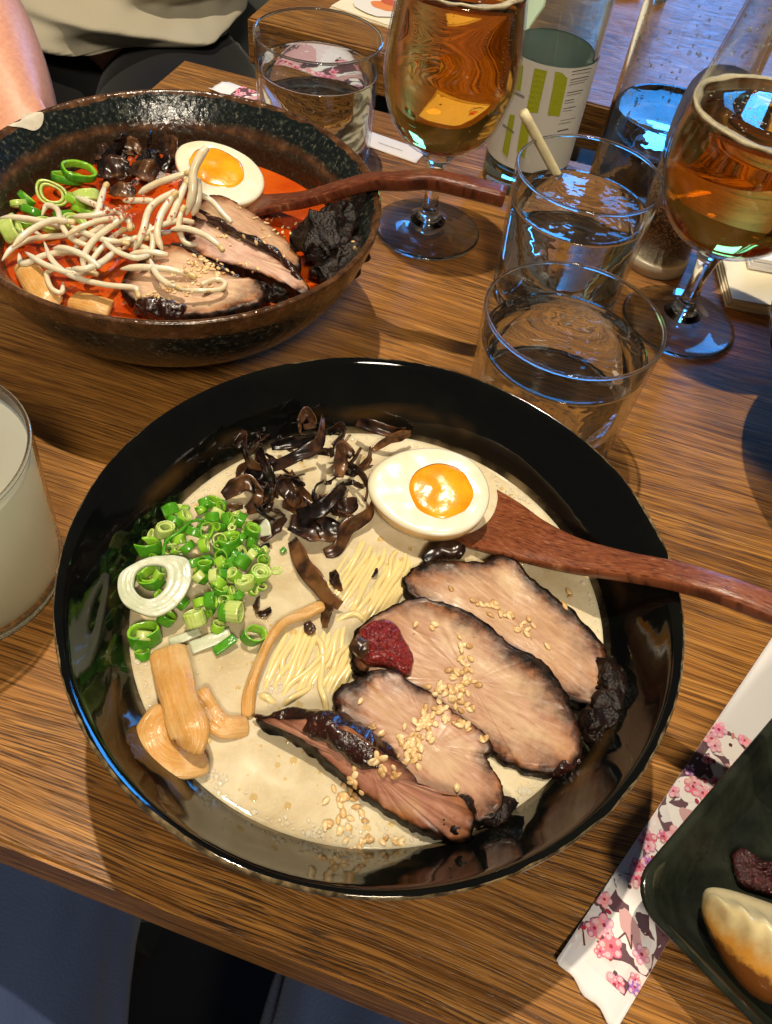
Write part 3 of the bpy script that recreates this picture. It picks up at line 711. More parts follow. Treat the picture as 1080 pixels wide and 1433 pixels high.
# ------------------------------------------------------------------ egg halves
def egg(label, center, a, b, xdir, normal, yk, yr, seed, white=M['egg'], skew=0.12):
    n = Vector(normal).normalized(); x = Vector(xdir); x = (x - n * x.dot(n)).normalized(); y = n.cross(x)
    c = Vector(center); N = 72
    root = empty('egg_half', c - n * b * .8, label, 'egg')
    def rim(th, s=1.0):
        return (a * s * math.cos(th), b * s * math.sin(th) * (1 + skew * math.cos(th)))
    yc, yrad = yk, yr
    def yrim(th): 
        w = 1 + 0.07 * noise.noise(Vector((math.cos(th) * 1.5 + seed, math.sin(th) * 1.5, seed)))
        return (yc[0] + yrad[0] * w * math.cos(th), yc[1] + yrad[1] * w * math.sin(th))
    V, F, MI = [], [], []
    K = 9
    def pt(p, h): return c + x * p[0] + y * p[1] + n * h
    rows = []
    for k in range(K + 1):
        t = k / K; row = []
        for j in range(N):
            th = 2 * PI * j / N; p = yrim(th); q = rim(th)
            s = (p[0] * 0.96 * (1 - t) + q[0] * t, p[1] * 0.96 * (1 - t) + q[1] * t)
            w = pt(s, 0); h = 0.0003 * nz(w, 160, seed) - (0.0008 * max(0, (t - .92) / .08) ** 2) + 0.0002 * math.sin(PI * t)
            row.append(len(V)); V.append(pt(s, h))
        rows.append(row)
    nt = len(rows)
    D = b * 0.92
    for k in range(1, 9):
        f = k / 8 * PI / 2; row = []
        if k == 8:
            row = [len(V)]; V.append(pt((a * .05, 0), -D - .001))
        else:
            for j in range(N):
                th = 2 * PI * j / N; q = rim(th, math.cos(f) ** 0.9); row.append(len(V)); V.append(pt(q, -0.001 - D * math.sin(f)))
        rows.append(row)
    for i in range(len(rows) - 1):
        A, B_ = rows[i], rows[i + 1]
        for j in range(N):
            if len(B_) == 1: F.append((A[j], A[(j + 1) % N], B_[0]))
            else: F.append((A[j], A[(j + 1) % N], B_[(j + 1) % N], B_[j]))
            MI.append(0 if i < nt - 1 else 1)
    mk('egg_white', V, F, [white, M['eggskin']], root, matidx=MI)
    V2, F2 = [pt((yc[0], yc[1]), 0.0006)], []
    for k in range(1, 13):
        t = k / 12
        for j in range(N):
            th = 2 * PI * j / N; p = yrim(th); s = (yc[0] + (p[0] - yc[0]) * t, yc[1] + (p[1] - yc[1]) * t)
            w = pt(s, 0); V2.append(pt(s, 0.0008 * (1 - t ** 4) + 0.0006 * nz(w, 140, seed + 4) * (1 - t ** 3) - (0.0012 if k == 12 else 0)))
    for j in range(N): F2.append((0, 1 + j, 1 + (j + 1) % N))
    for k in range(11):
        for j in range(N): a_ = 1 + k * N; F2.append((a_ + j, a_ + N + j, a_ + N + (j + 1) % N, a_ + (j + 1) % N))
    mk('yolk', V2, F2, M['yolk'], root); reg(V, F); return root
ec = P(600, 684, 0.0665)
egg('marinated egg half lying in the spoon in the creamy broth', ec, 0.0248, 0.0205, P(690, 700, .0665) - P(512, 668, .0665), (-0.03, -0.16, 1),
    (0.0050, 0.0004), (0.0135, 0.0134), 2)

# ------------------------------------------------------------------ noodles
c3 = crop(320, 740, 3.6)
NG = 'noodles in the creamy broth'
def noodle(pts, z=0.0496, r=0.00105, label='thin pale yellow noodle just under the creamy broth surface', grp=NG):
    w = [tuple(P(*c3(x, y), z + R.uniform(-.0002, .0003)) + Vector((R.uniform(-.0010, .0010), R.uniform(-.0005, .0005), 0.0005 * math.sin(i * 1.7 + x)))) for i, (x, y) in enumerate(pts)]
    w[0] = (w[0][0], w[0][1], w[0][2] - .002); w[-1] = (w[-1][0], w[-1][1], w[-1][2] - .002)
    V, F = tube(w, r, 7, len(w) * 5); tag(mk('noodle', V, F, M['noodle']), label, 'noodle', grp)
for k in range(15):
    j = R.uniform(-9, 9); i_ = k * 0.66
    noodle([(650 + 33 * i_ + j, 20 + 12 * i_), (615 + 35 * i_ + j, 110 + 13 * i_), (565 + 33 * i_ + R.uniform(-8, 8), 200 + 14 * i_), (500 + 33 * i_ - j, 290 + 17 * i_), (430 + 33 * i_ + R.uniform(-10, 10), 360 + 20 * i_)], 0.0494 + R.uniform(0, .0006), R.uniform(.0011, .0014))
for k in range(17):
    j = R.uniform(-10, 10); i_ = k * 0.62
    noodle([(300 + 42 * i_ + j, 460 + 8 * (k % 3)), (285 + 42 * i_, 540), (240 + 44 * i_ + j, 660), (190 + 42 * i_ + R.uniform(-10, 10), 760), (125 + 44 * i_, 860 + R.uniform(-20, 30))][(1 if k > 11 else 0):], 0.0494 + R.uniform(0, .0006), R.uniform(.0011, .0014))
for pts in ([(520, 560), (470, 640), (400, 720), (300, 800), (250, 880)], [(640, 540), (560, 620), (520, 700), (500, 760)], [(450, 760), (380, 810), (300, 860), (280, 900)], [(860, 80), (830, 150), (800, 240), (760, 290)], [(900, 100), (890, 170), (850, 230), (790, 260)]):
    noodle(pts, 0.0502, .0011)
noodle([(425, 520), (465, 590), (480, 680), (470, 780), (485, 870), (492, 950)], 0.0503, 0.0012, 'single pale noodle lying across the others on the creamy broth', None)
noodle([(520, 480), (570, 440), (640, 430), (700, 475)], 0.0502, 0.0012, 'short pale noodle bowing beside the chili paste', None)
noodle([(150, 840), (200, 850), (240, 890)], 0.0500, 0.0014, 'stub of a noodle beside the long bamboo strip', None)

# ------------------------------------------------------------------ bamboo shoots
cm_ = crop(150, 880, 4.32)
def m_menma():
    t = NT('bamboo_shoot_fibres'); c = t.coord(); cm = t.n('CombineXYZ'); t.set(cm.inputs[0], t.attr('along')); t.set(cm.inputs[1], t.attr('across'))
    mp = t.n('Mapping'); t.set(mp.inputs[0], cm.outputs[0]); mp.inputs['Scale'].default_value = (50, 750, 1); f = t.noise(mp.outputs[0], 1.0, 4, 0.6, 0.4)
    b = t.mix(t.ramp(f, [(0.34, 0.0), (0.66, 1.0)]), (0.56, 0.27, 0.062), (0.65, 0.38, 0.13))
    b = t.mix(t.ramp(t.noise(c, 110, 4), [(0.45, 0.0), (0.7, 0.7)]), b, (0.70, 0.48, 0.22))
    t.pbsdf(b, t.ramp(t.noise(c, 200, 3), [(0.35, 0.18), (0.65, 0.40)]), normal=t.bump(t.math('ADD', f, t.math('MULTIPLY', t.noise(c, 420, 3), 0.4)), 0.5, 0.0012), sss=0.25, sssr=(1, .55, .2), ssss=0.003); return t.m
M['menma'] = m_menma()
def rib_attr(V, seg, L=0.05):
    ns = 2 * (seg + 1); n = len(V) // ns; al, ac = [], []
    for i in range(n):
        for j in range(ns): al.append(L * i / (n - 1)); ac.append((-1 + 2 * (j if j <= seg else 2 * seg + 1 - j) / seg) * .006)
    return dict(along=al, across=ac)
def menma(label, pts, w, th, tw0=0, twist=0, curl=0, seed=0):
    V, F = ribbon([tuple(P(*q[0], q[1])) for q in pts], w, th, 16, twist, tw0, curl, 8, 0.0008, seed)
    V = [Vector(v) + Vector((nz(v, 120, seed), nz(v, 120, seed + 2), nz(v, 120, seed + 4))) * 0.0011 for v in V]
    tag(mk('bamboo_shoot', V, F, M['menma'], subsurf=1, attrs=rib_attr(V, 8)), label, 'bamboo shoot'); reg(V, F)
menma('wide bamboo shoot strip standing up from the broth below the scallions', [(cm_(365, 110), .0535), (cm_(385, 220), .057), (cm_(420, 380), .0605), (cm_(465, 520), .063), (cm_(500, 640), .064), (cm_(490, 720), .060)], lambda t: 0.0135 - 0.001 * t, 0.0038, 0.1, 0.15, -0.05, 1)
menma('curled end piece of bamboo shoot under the wide strip', [(cm_(375, 510), .056), (cm_(285, 580), .0585), (cm_(285, 700), .0585), (cm_(370, 790), .057), (cm_(480, 810), .055), (cm_(590, 780), .053)], lambda t: 0.0118 - 0.0015 * abs(2 * t - 1), 0.0045, -0.2, 0.3, -0.03, 2)
menma('bamboo shoot flap pointing toward the folded pork slice', [(cm_(535, 390), .0535), (cm_(600, 500), .0535), (cm_(700, 580), .0528), (cm_(790, 595), .052), (cm_(850, 590), .0505)], lambda t: 0.0105 - 0.003 * t, 0.0034, 0.15, 0, -0.04, 3)
menma('long thin bamboo strip arching beside the noodles', [(c3(480, 395), .0515), (c3(440, 400), .0520), (c3(380, 425), .0525), (c3(290, 460), .0530), (c3(205, 560), .0535), (c3(140, 700), .0530), (c3(105, 840), .0520), (c3(92, 970), .0500)], lambda t: 0.0044 + 0.0006 * math.sin(9 * t), 0.0034, 0.35, 0.2, 0, 4)

# ------------------------------------------------------------------ scallions
def ring_mesh(r, h, wall, seed, lay=1, oval=0.85, ridges=0):
    """hollow slice of scallion standing on z=0, with lay nested layers; material 0 skin, 1 cut flesh"""
    V, F, MI = [], [], []; N = 28 if not ridges else 48
    rr = r
    for l in range(lay):
        b = len(V); ri = rr - wall
        hh = h * (1 - 0.08 * l)
        prof = [(rr * 0.97, 0), (rr, hh * 0.15), (rr, hh * 0.85), (rr * 0.97, hh), (ri * 1.03, hh * 0.99), (ri, hh * 0.8), (ri, hh * 0.2), (ri * 1.03, 0)]
        for (q, z) in prof:
            for j in range(N):
                a = 2 * PI * j / N
                k = 1 + 0.15 * noise.noise(Vector((math.cos(a) * 1.2 + seed, math.sin(a) * 1.2, z * 60 + seed)))
                if ridges and q >= rr * 0.96: k += 0.035 * (1 if (j % 3) else -1)
                V.append(Vector((q * k * math.cos(a), q * k * oval * math.sin(a), z)))
        m_ = len(prof)
        for i in range(m_):
            for j in range(N):
                F.append((b + i * N + j, b + ((i + 1) % m_) * N + j, b + ((i + 1) % m_) * N + (j + 1) % N, b + i * N + (j + 1) % N))
                MI.append(0 if i in (0, 1, 2) else 1)
        rr = ri * 0.93
        if rr < wall * 1.1: break
    return V, F, MI
def place(V, loc, az, tilt, roll=0.0):
    m_ = Matrix.Rotation(az, 3, 'Z') @ Matrix.Rotation(tilt, 3, 'Y') @ Matrix.Rotation(roll, 3, 'Z')
    h = sum(v.z for v in V) / len(V)
    return [m_ @ (v - Vector((0, 0, h))) + Vector(loc) for v in V]
cs = crop(150, 680, 4.0)
def scallion(x, y, r, z, tilt, az, kind, hgt=None, lay=1, grp='scallion rings in the creamy broth', lab='green scallion ring in the heap beside the wood ear mushrooms', cf=None, ridges=0, wallf=0.19):
    sc = 3.62 if cf is None else cf[1]
    loc = P(*(cs(x, y) if cf is None else cf[0](x, y)), z)
    rm = r / 4.0 / sc / 1000 if cf is None else r / cf[2] / sc / 1000
    rm *= .93
    h = hgt or rm * R.uniform(0.9, 1.5)
    wall = max(rm * wallf, 0.0006)
    V, F, MI = ring_mesh(rm, h, wall, R.uniform(0, 50), lay, R.uniform(0.62, 1.0), ridges)
    V = place(V, loc, az, tilt, R.uniform(0, 6))
    mats = {'d': [M['gdark'], M['gmid']], 'm': [M['gmid'], M['glight']], 'l': [M['glight'], M['glight']], 'dm': [M['gdark'], M['glight']]}[kind]
    if lab.startswith('green scallion'): lab = {'d': 'dark green ', 'm': 'bright green ', 'l': 'pale yellow green ', 'dm': 'two-toned green '}[kind] + lab[6:]
    if lab.startswith('scallion ring in'): lab = {'d': 'dark green ', 'm': 'bright green ', 'l': 'pale yellow green ', 'dm': 'two-toned '}[kind] + lab
    tag(mk('scallion_ring', V, F, mats, matidx=MI), lab, 'scallion', grp); reg(V, F)
SC = [  # x, y, r, z, tilt, az, kind, layers
    (600, 95, 58, .0535, .5, 1.0, 'd', 1), (355, 140, 52, .055, 1.2, 2.2, 'd', 1), (430, 175, 45, .056, .9, .4, 'm', 2), (380, 195, 48, .058, 1.1, 1.2, 'd', 1),
    (222, 345, 82, .0535, .35, 1.8, 'd', 1), (350, 355, 48, .056, .9, 4.4, 'l', 2), (452, 345, 48, .057, 1.1, 2.6, 'd', 2), (540, 335, 42, .0605, 1.2, .3, 'm', 2),
    (545, 245, 55, .0605, .8, 5.6, 'd', 1), (480, 255, 58, .0595, 1.0, 1.4, 'd', 1), (680, 195, 56, .0565, 1.0, .2, 'd', 1), (745, 190, 50, .058, 1.2, 3.0, 'dm', 1),
    (815, 250, 50, .059, .35, .9, 'd', 2), (812, 310, 48, .055, .7, 1.4, 'dm', 1), (685, 325, 78, .0575, .45, 2.0, 'd', 1), (630, 330, 34, .056, .2, 0, 'l', 2),
    (755, 425, 52, .060, 1.2, 1.1, 'd', 2), (870, 395, 42, .0535, .8, .4, 'm', 1), (850, 500, 64, .056, .35, .5, 'm', 3), (770, 545, 58, .0580, .3, 2.2, 'l', 3),
    (600, 510, 50, .0605, 1.3, .2, 'l', 2), (525, 500, 58, .058, .9, 3.5, 'd', 1), (690, 440, 46, .058, 1.2, 2.4, 'd', 1), (580, 640, 58, .0585, 1.35, .2, 'd', 1),
    (640, 610, 42, .055, .8, 1.9, 'd', 1), (620, 790, 40, .053, .6, 1.1, 'm', 1), (820, 838, 72, .0540, .45, .3, 'd', 1), (210, 838, 92, .0525, .25, 2.2, 'd', 1),
    (205, 838, 46, .0545, 1.0, 1.6, 'l', 2), (330, 738, 52, .0545, .8, .8, 'd', 1), (420, 660, 44, .0560, 1.0, 2.8, 'd', 1), (245, 505, 84, .0550, .35, 3.3, 'd', 2),
    (290, 495, 44, .0575, .7, .9, 'm', 2), (490, 430, 46, .0605, .9, 2.1, 'd', 1), (200, 945, 44, .0508, .6, 2.0, 'd', 1), (985, 362, 26, .0508, 1.2, .9, 'd', 1),
    (400, 300, 46, .0570, 1.0, 2.0, 'm', 1), (260, 420, 50, .054, .8, 1.0, 'd', 1), (720, 500, 46, .0575, 1.1, .8, 'd', 1), (560, 420, 44, .058, 1.2, 3.9, 'd', 1), (300, 620, 46, .0535, .7, 3.0, 'd', 1),
    (585, 180, 50, .0575, 1.1, 1.9, 'd', 1), (690, 600, 40, .0545, .9, .4, 'm', 2),
]
for q in SC: scallion(*q[:7], lay=q[7])
for k in range(74):
    a_ = R.uniform(0, 6.28); q_ = math.sqrt(R.random()); x = 560 + 360 * q_ * math.cos(a_) + 0; y = 420 + 330 * q_ * math.sin(a_)
    if (x < 500 and 380 < y < 740) or y > 800: continue
    scallion(x, y, R.uniform(28, 46), .0535 + .0075 * (1 - q_) + R.uniform(0, .002), R.uniform(.2, 1.4), R.uniform(0, 6.28), R.choice('ddmmdl'), lay=R.choice((1, 1, 2)), wallf=.17)
RL = 'pale ridged scallion piece on the green heap in the creamy broth'
for (x, y, r, z, ti, az, h) in [(318, 248, 58, .0615, .35, .3, .0050), (492, 742, 62, .0560, .8, 2.2, .0055), (705, 705, 62, .0580, 1.35, -.1, .0058)]:
    scallion(x, y, r, z, ti, az, 'l', h, 2, 'pale ridged scallion pieces', RL, ridges=1)
scallion(948, 475, 34, .0500, 0.1, 0, 'l', .0012, 2, None, 'thin pale scallion disc floating beside the green heap')
scallion(660, 705, 56, .0570, 1.35, -.1, 'd', .0030, 1)
# leaf strips
def strip(label, pts, w, th, mat, name='scallion_strip', cat='scallion', grp=None, curl=0.08, tw0=0.0, twist=0.0):
    V, F = ribbon([tuple(P(*cs(x, y), z)) for x, y, z in pts], w, th, 14, twist, tw0, curl, 6); tag(mk(name, V, F, mat), label, cat, grp)
strip('white scallion strip lying below the green heap', [(350, 880, .0505), (430, 850, .0515), (520, 815, .0518)], lambda t: .0040 - .001 * t, .0012, M['onion'])
strip('broad white scallion strip ending at a green tip', [(470, 910, .0505), (570, 870, .0516), (690, 830, .0522)], lambda t: .0052, .0012, M['onion'])
strip('short green scallion strip beside the white strips', [(600, 930, .0512), (660, 890, .0525), (715, 850, .0530)], lambda t: .0036, .0016, M['gdark'])
strip('pale scallion chip leaning on the wood ear mushrooms', [(845, 200, .056), (880, 225, .0575), (890, 280, .0555)], lambda t: .0052, .0012, M['onion'], tw0=.6)
strip('thin green scallion shred draped over the heap', [(310, 400, .060), (330, 310, .0630), (400, 260, .0635), (470, 200, .0625), (540, 190, .061)], lambda t: .0012, .0010, M['gdark'])
strip('thin white root hair beside the onion ring', [(65, 405, .0545), (60, 450, .055), (85, 472, .0555)], lambda t: .0005, .0004, M['onion'])
# white onion ring
def onion():
    V, F, MI = [], [], []; N = 72
    cx, cy_ = cs(265, 560)
    c = P(cx, cy_, 0.0610)
    out = cr_closed([(58, 575), (75, 490), (160, 430), (260, 395), (390, 392), (455, 420), (470, 510), (440, 600), (370, 680), (270, 728), (170, 705), (90, 655)], N)
    inn = cr_closed([(148, 545), (160, 490), (205, 450), (270, 440), (320, 455), (335, 500), (325, 560), (290, 605), (240, 630), (190, 620), (160, 590), (148, 565)], N)
    zf = lambda x, y: 0.0615 + (x - 265) * 0.000004 - (y - 560) * 0.000006
    K = 14
    for k in range(K + 1):
        t = k / K
        for j in range(N):
            x = out[j][0] * (1 - t) + inn[j][0] * t; y = out[j][1] * (1 - t) + inn[j][1] * t
            h = 0.0004 * math.sqrt(max(0, 1 - (2 * t - 1) ** 6)) + 0.00016 * math.cos(t * 2 * PI * 3.5) + 0.0003 * nz((x * .01, y * .01, 0), 1.5)
            V.append(P(*cs(x, y), zf(x, y)) + Vector((0, 0, h)))
    nk = K + 1
    for k in range(2):
        for j in range(N):
            o_ = inn if k == 0 else out
            V.append(P(*cs(*o_[j]), zf(*o_[j])) - Vector((0, 0, 0.0011)))
    rows = nk + 2
    for k in range(rows):
        for j in range(N): F.append((k * N + j, ((k + 1) % rows) * N + j, ((k + 1) % rows) * N + (j + 1) % N, k * N + (j + 1) % N))
    tag(mk('onion_ring', V, F, M['onion']), 'white onion ring lying on the scallion heap', 'onion')
onion()

# ------------------------------------------------------------------ wood ear mushrooms
ce = crop(300, 560, 4.154)
EG = 'wood ear strips in the creamy broth'; EL = 'curly glossy dark brown wood ear strip heaped beside the egg'
def ear(pts, w, tw0=0.0, twist=0.6, curl=0.10, cf=ce, label=EL, grp=EG, seed=None, th=0.0006, mat=None):
    seed = R.uniform(0, 99) if seed is None else seed
    w = w * 1.28
    ww = lambda t: max(0.0006, w * (0.45 + 0.55 * math.sin(PI * min(1, max(0, t * .9 + .05)))) * (1 + 0.22 * noise.noise(Vector((t * 4, seed, 0)))))
    V, F = ribbon([tuple(P(*cf(x, y), z)) for x, y, z in pts], ww, th, max(14, len(pts) * 6), twist, tw0, curl, 6, w * 0.13, seed)
    tag(mk('wood_ear_strip', V, F, mat or M['ear']), label, 'mushroom', grp)
EARS = [
    ([(340, 400, .066), (470, 330, .0715), (600, 250, .0735), (630, 100, .073)], .0045, .4, .6, .15),
    ([(260, 290, .066), (310, 380, .068), (350, 470, .065), (370, 570, .060)], .0050, 1.0, .5, .2),
    ([(120, 270, .063), (175, 215, .066), (200, 340, .065), (310, 410, .062)], .0052, .8, .9, .15),
    ([(330, 270, .064), (440, 240, .066), (585, 215, .065)], .0045, .9, .4, .25),
    ([(490, 130, .066), (535, 65, .068), (590, 140, .066), (520, 160, .064)], .0040, .6, 1.2, .2),
    ([(660, 190, .065), (735, 150, .068), (760, 200, .066), (690, 270, .064)], .0042, 1.1, .6, .2),
    ([(720, 450, .062), (725, 360, .065), (740, 280, .066), (805, 320, .064)], .0060, .3, .8, .12),
    ([(480, 665, .0585), (600, 640, .0625), (690, 560, .066), (755, 490, .066)], .0055, .5, .5, .15),
    ([(630, 470, .066), (580, 520, .066), (590, 590, .064), (640, 600, .063)], .0038, 1.0, 1.0, .1),
    ([(440, 720, .0545), (590, 745, .0560), (730, 770, .0545)], .0100, .25, .15, .12),
    ([(275, 815, .0515), (345, 740, .0555), (410, 675, .0580)], .0040, .9, .3, .2),
    ([(640, 895, .0505), (715, 860, .0520), (760, 750, .0550), (830, 700, .0560), (900, 640, .0575), (920, 560, .0585)], .0055, .6, .8, .12),
    ([(700, 350, .0595), (820, 390, .0615), (890, 480, .0610), (880, 590, .0565)], .0026, 1.1, .3, .2),
    ([(845, 400, .0585), (890, 340, .0630), (905, 275, .0640)], .0034, 1.0, .4, .2),
    ([(920, 290, .0610), (1000, 235, .0610), (1080, 205, .0590), (1140, 190, .057)], .0034, .7, .4, .2),
    ([(825, 130, .0600), (920, 150, .0620), (1030, 180, .0610), (1110, 175, .0590)], .0046, .7, .5, .2),
    ([(55, 560, .0530), (130, 500, .0570), (200, 480, .0585), (290, 560, .0560)], .0058, .4, .6, .15),
    ([(185, 640, .0530), (260, 595, .0570), (335, 625, .0550)], .0068, .3, .3, -.12),
    ([(10, 675, .0520), (80, 630, .0550), (165, 615, .0560)], .0028, .8, .3, .1),
    ([(365, 450, .0640), (430, 530, .0650), (485, 610, .0600)], .0056, .25, .3, .1),
    ([(440, 420, .0600), (500, 520, .0610), (555, 590, .0570)], .0052, .9, .5, .15),
    ([(125, 470, .0530), (150, 390, .0570), (250, 350, .0585)], .0030, 1.0, .5, .2),
    ([(225, 895, .0515), (270, 865, .0530), (320, 840, .0530)], .0024, .8, .2, .1),
    ([(170, 450, .0560), (260, 440, .0590), (350, 500, .0560)], .0075, .2, .3, .12),
    ([(400, 600, .0560), (500, 610, .0585), (620, 680, .0570)], .0060, .4, .4, .12),
    ([(680, 640, .0570), (760, 620, .0600), (830, 590, .0600)], .0058, .5, .5, .1),
]
for e in EARS: ear(e[0], e[1], e[2], e[3], e[4], label=EL if e[1] < .0054 else 'broad crinkled dark wood ear strip heaped beside the egg')
for k in range(46):
    a_ = R.uniform(0, 6.28); q_ = math.sqrt(R.random()); x = 500 + 370 * q_ * math.cos(a_); y = 470 + 330 * q_ * math.sin(a_); d_ = R.uniform(0, 6.28); L_ = R.uniform(50, 110); z = .0545 + .010 * (1 - q_) + R.uniform(0, .003)
    ear([(x + L_ * math.cos(d_), y + L_ * math.sin(d_), z - .003), (x + 20 * math.sin(d_), y - 20 * math.cos(d_), z + .002), (x - L_ * .7 * math.cos(d_ + .7), y - L_ * .7 * math.sin(d_ + .7), z + R.uniform(-.002, .004))], R.uniform(.0014, .0040), R.uniform(.2, 1.2), R.uniform(.3, 1.5), R.uniform(-.2, .25))
ear([(322, 60, .0515), (350, 120, .0535), (390, 200, .0545), (455, 275, .0545), (500, 340, .0550), (565, 385, .0535)], .0062, .5, .6, .1, c3, 'long pointed wood ear strip lying across the noodles', None, 3)
ear([(520, 370, .0525), (500, 430, .0535), (485, 500, .0515)], .0050, .6, .4, .1, c3, 'forked wood ear tip beside the long bamboo strip', None, 5)
ear([(395, 480, .0512), (410, 505, .0520), (430, 520, .0512)], .0034, .3, .4, .1, c3, 'tiny wood ear knot at the end of the bamboo strip', None, 6, .0018)
ear([(525, 215, .0510), (540, 260, .0525), (568, 315, .0508)], .0036, .4, .6, .15, c3, 'small curled wood ear scrap on the noodles', None, 7)
ear([(745, 200, .0508), (740, 225, .0514), (722, 245, .0506)], .0014, .4, .3, .1, c3, 'tiny dark wood ear fleck on the noodles', None, 8)
ear([(150, 345, .0512), (145, 390, .0525), (140, 430, .0510)], .0028, .8, .4, .2, c3, 'upright wood ear scrap beside the scallion heap', None, 9)
ear([(150, 430, .0508), (180, 425, .0518), (210, 400, .0512)], .0022, .6, .4, .2, c3, 'thin wood ear scrap beside the scallion heap', None, 10)
ear([(375, 490, .0535), (420, 455, .0560), (470, 455, .0565), (495, 470, .0550)], .0070, .3, .3, -.25, c5, 'smooth dark wood ear cap between the spoon and the charred slice', None, 11, .0014)

# ------------------------------------------------------------------ sesame seeds
def seed_mesh():
    bm = bmesh.new(); bmesh.ops.create_uvsphere(bm, u_segments=10, v_segments=7, radius=1)
    for v in bm.verts:
        k = 1 - 0.38 * max(0, v.co.z); x, y, z = v.co.z * 0.00155, v.co.x * 0.00098 * k, v.co.y * 0.00055 * k
        v.co = (x, y, z)
    me = bpy.data.meshes.new('sesame_seed'); bm.to_mesh(me); bm.free(); me.materials.append(M['seed'])
    me.polygons.foreach_set('use_smooth', [True] * len(me.polygons)); return me
SEED = seed_mesh()
def bvh():
    V, F = [], []
    for v, f in SURF:
        b = len(V); V += v; F += [tuple(b + i for i in q) for q in f]
    return BVHTree.FromPolygons(V, F)
def seeds(clusters, tree, zb, label, grp, rs, scale=1.0, zmax=0.075):
    rr = random.Random(rs)
    for (x, y, sx, sy, n) in clusters:
        for _ in range(n):
            px, py = x + rr.gauss(0, sx), y + rr.gauss(0, sy)
            d = ray(px, py).normalized(); loc, nor, _i, _d = tree.ray_cast(CAM, d)
            base = P(px, py, zb)
            if loc is None or loc.z < zb: loc, nor = base, Vector((0, 0, 1))
            if loc.z > zmax: continue
            if nor.z < 0: nor = -nor
            if nor.z < 0.3: continue
            o = bpy.data.objects.new('sesame_seed', SEED); col.objects.link(o)
            q = nor.to_track_quat('Z', 'Y') @ Matrix.Rotation(rr.uniform(0, 6.28), 3, 'Z').to_quaternion() @ Matrix.Rotation(rr.gauss(0, .25), 3, 'Y').to_quaternion()
            o.rotation_mode = 'QUATERNION'; o.rotation_quaternion = q; o.location = loc + nor * rr.uniform(.0002, .0005)
            s = scale * rr.uniform(.85, 1.15); o.scale = (s, s * rr.uniform(.9, 1.1), s)
            tag(o, label, 'sesame seed', grp)
tree1 = bvh()
G1 = 'sesame seeds on the creamy broth toppings'
def cl(cf, lst): return [(*cf(x, y), sx, sy, n) for x, y, sx, sy, n in lst]
seeds(cl(c5, [(570, 615, 9, 5, 9), (630, 655, 10, 5, 9), (670, 695, 10, 6, 10), (745, 745, 2, 2, 1), (805, 628, 2, 2, 2), (452, 575, 2, 2, 1), (815, 588, 3, 2, 2)]), tree1, .0502, 'toasted sesame seed on the pork slice beside the spoon handle', G1, 1)
seeds(cl(c5, [(490, 755, 5, 5, 5), (490, 830, 9, 9, 20), (480, 890, 12, 6, 14), (420, 885, 9, 5, 8), (380, 680, 10, 5, 3), (500, 930, 9, 5, 6)]), tree1, .0502, 'toasted sesame seed in the furrow of the largest pork slice', G1, 2)
seeds(cl(c5, [(390, 980, 10, 10, 24), (350, 1030, 14, 10, 30), (430, 950, 8, 8, 8), (330, 1090, 9, 9, 14), (480, 1000, 9, 8, 6), (180, 910, 2, 2, 1), (222, 990, 3, 3, 2), (245, 1015, 3, 3, 2), (550, 1030, 5, 4, 3), (475, 1175, 2, 2, 1)]), tree1, .0502, 'toasted sesame seed on the most thickly sprinkled pork slice', G1, 3)
seeds(cl(c5, [(215, 1095, 9, 5, 9), (260, 1110, 8, 6, 6), (160, 1115, 3, 2, 1), (285, 1140, 5, 3, 3)]), tree1, .0502, 'toasted sesame seed on the narrow folded pork slice', G1, 4)
seeds(cl(c5, [(150, 1165, 11, 5, 14), (140, 1205, 10, 7, 10), (180, 1270, 8, 3, 3), (150, 1320, 8, 4, 5), (220, 1340, 12, 3, 9), (290, 1342, 5, 3, 3), (90, 1275, 9, 7, 5), (165, 1368, 5, 2, 3), (125, 1230, 10, 6, 5)]), tree1, .0502, 'toasted sesame seed floating on the creamy broth', G1, 5)

# ------------------------------------------------------------------ toppings of the red ramen
SURF.clear()
cf_ = crop(220, 180, 3.375); cb = crop(0, 180, 3.273); c8b = crop(0, 100, 2.0)
PF = [m_pork('pork_%s' % n, a, b_, f_, seed=s) for n, a, b_, f_, s in [
    ('red_a', (0.44, 0.25, 0.15), (0.58, 0.37, 0.22), (0.62, 0.44, 0.22), 21.0), ('red_b', (0.52, 0.31, 0.24), (0.66, 0.44, 0.34), (0.68, 0.46, 0.28), 25.0), ('red_c', (0.50, 0.30, 0.19), (0.64, 0.44, 0.28), (0.68, 0.50, 0.28), 29.0)]]
pork('pork_slice', 'sesame flecked pork slice under the egg in the red broth', [cf_(*q) for q in [(170, 390), (230, 320), (300, 312), (380, 350), (460, 400), (560, 480), (640, 560), (680, 640), (620, 640), (520, 560), (400, 500), (280, 450), (190, 430)]],
     lambda x, y: 0.0590 - ((y - 300) * 0.8 - (x - 340) * .45) * .00006, 0.007, PF[0], 31, N=100, K=28)
pork('pork_slice', 'long pink pork slice in the middle of the red broth', [cf_(*q) for q in [(130, 440), (180, 422), (260, 440), (360, 490), (460, 550), (560, 610), (660, 680), (715, 745), (690, 775), (620, 740), (500, 690), (360, 640), (220, 600), (140, 540)]],
     lambda x, y: 0.0620 - ((y - 345) * 0.85 - (x - 340) * .45) * .00012, 0.007, PF[1], 32, N=100, K=28)
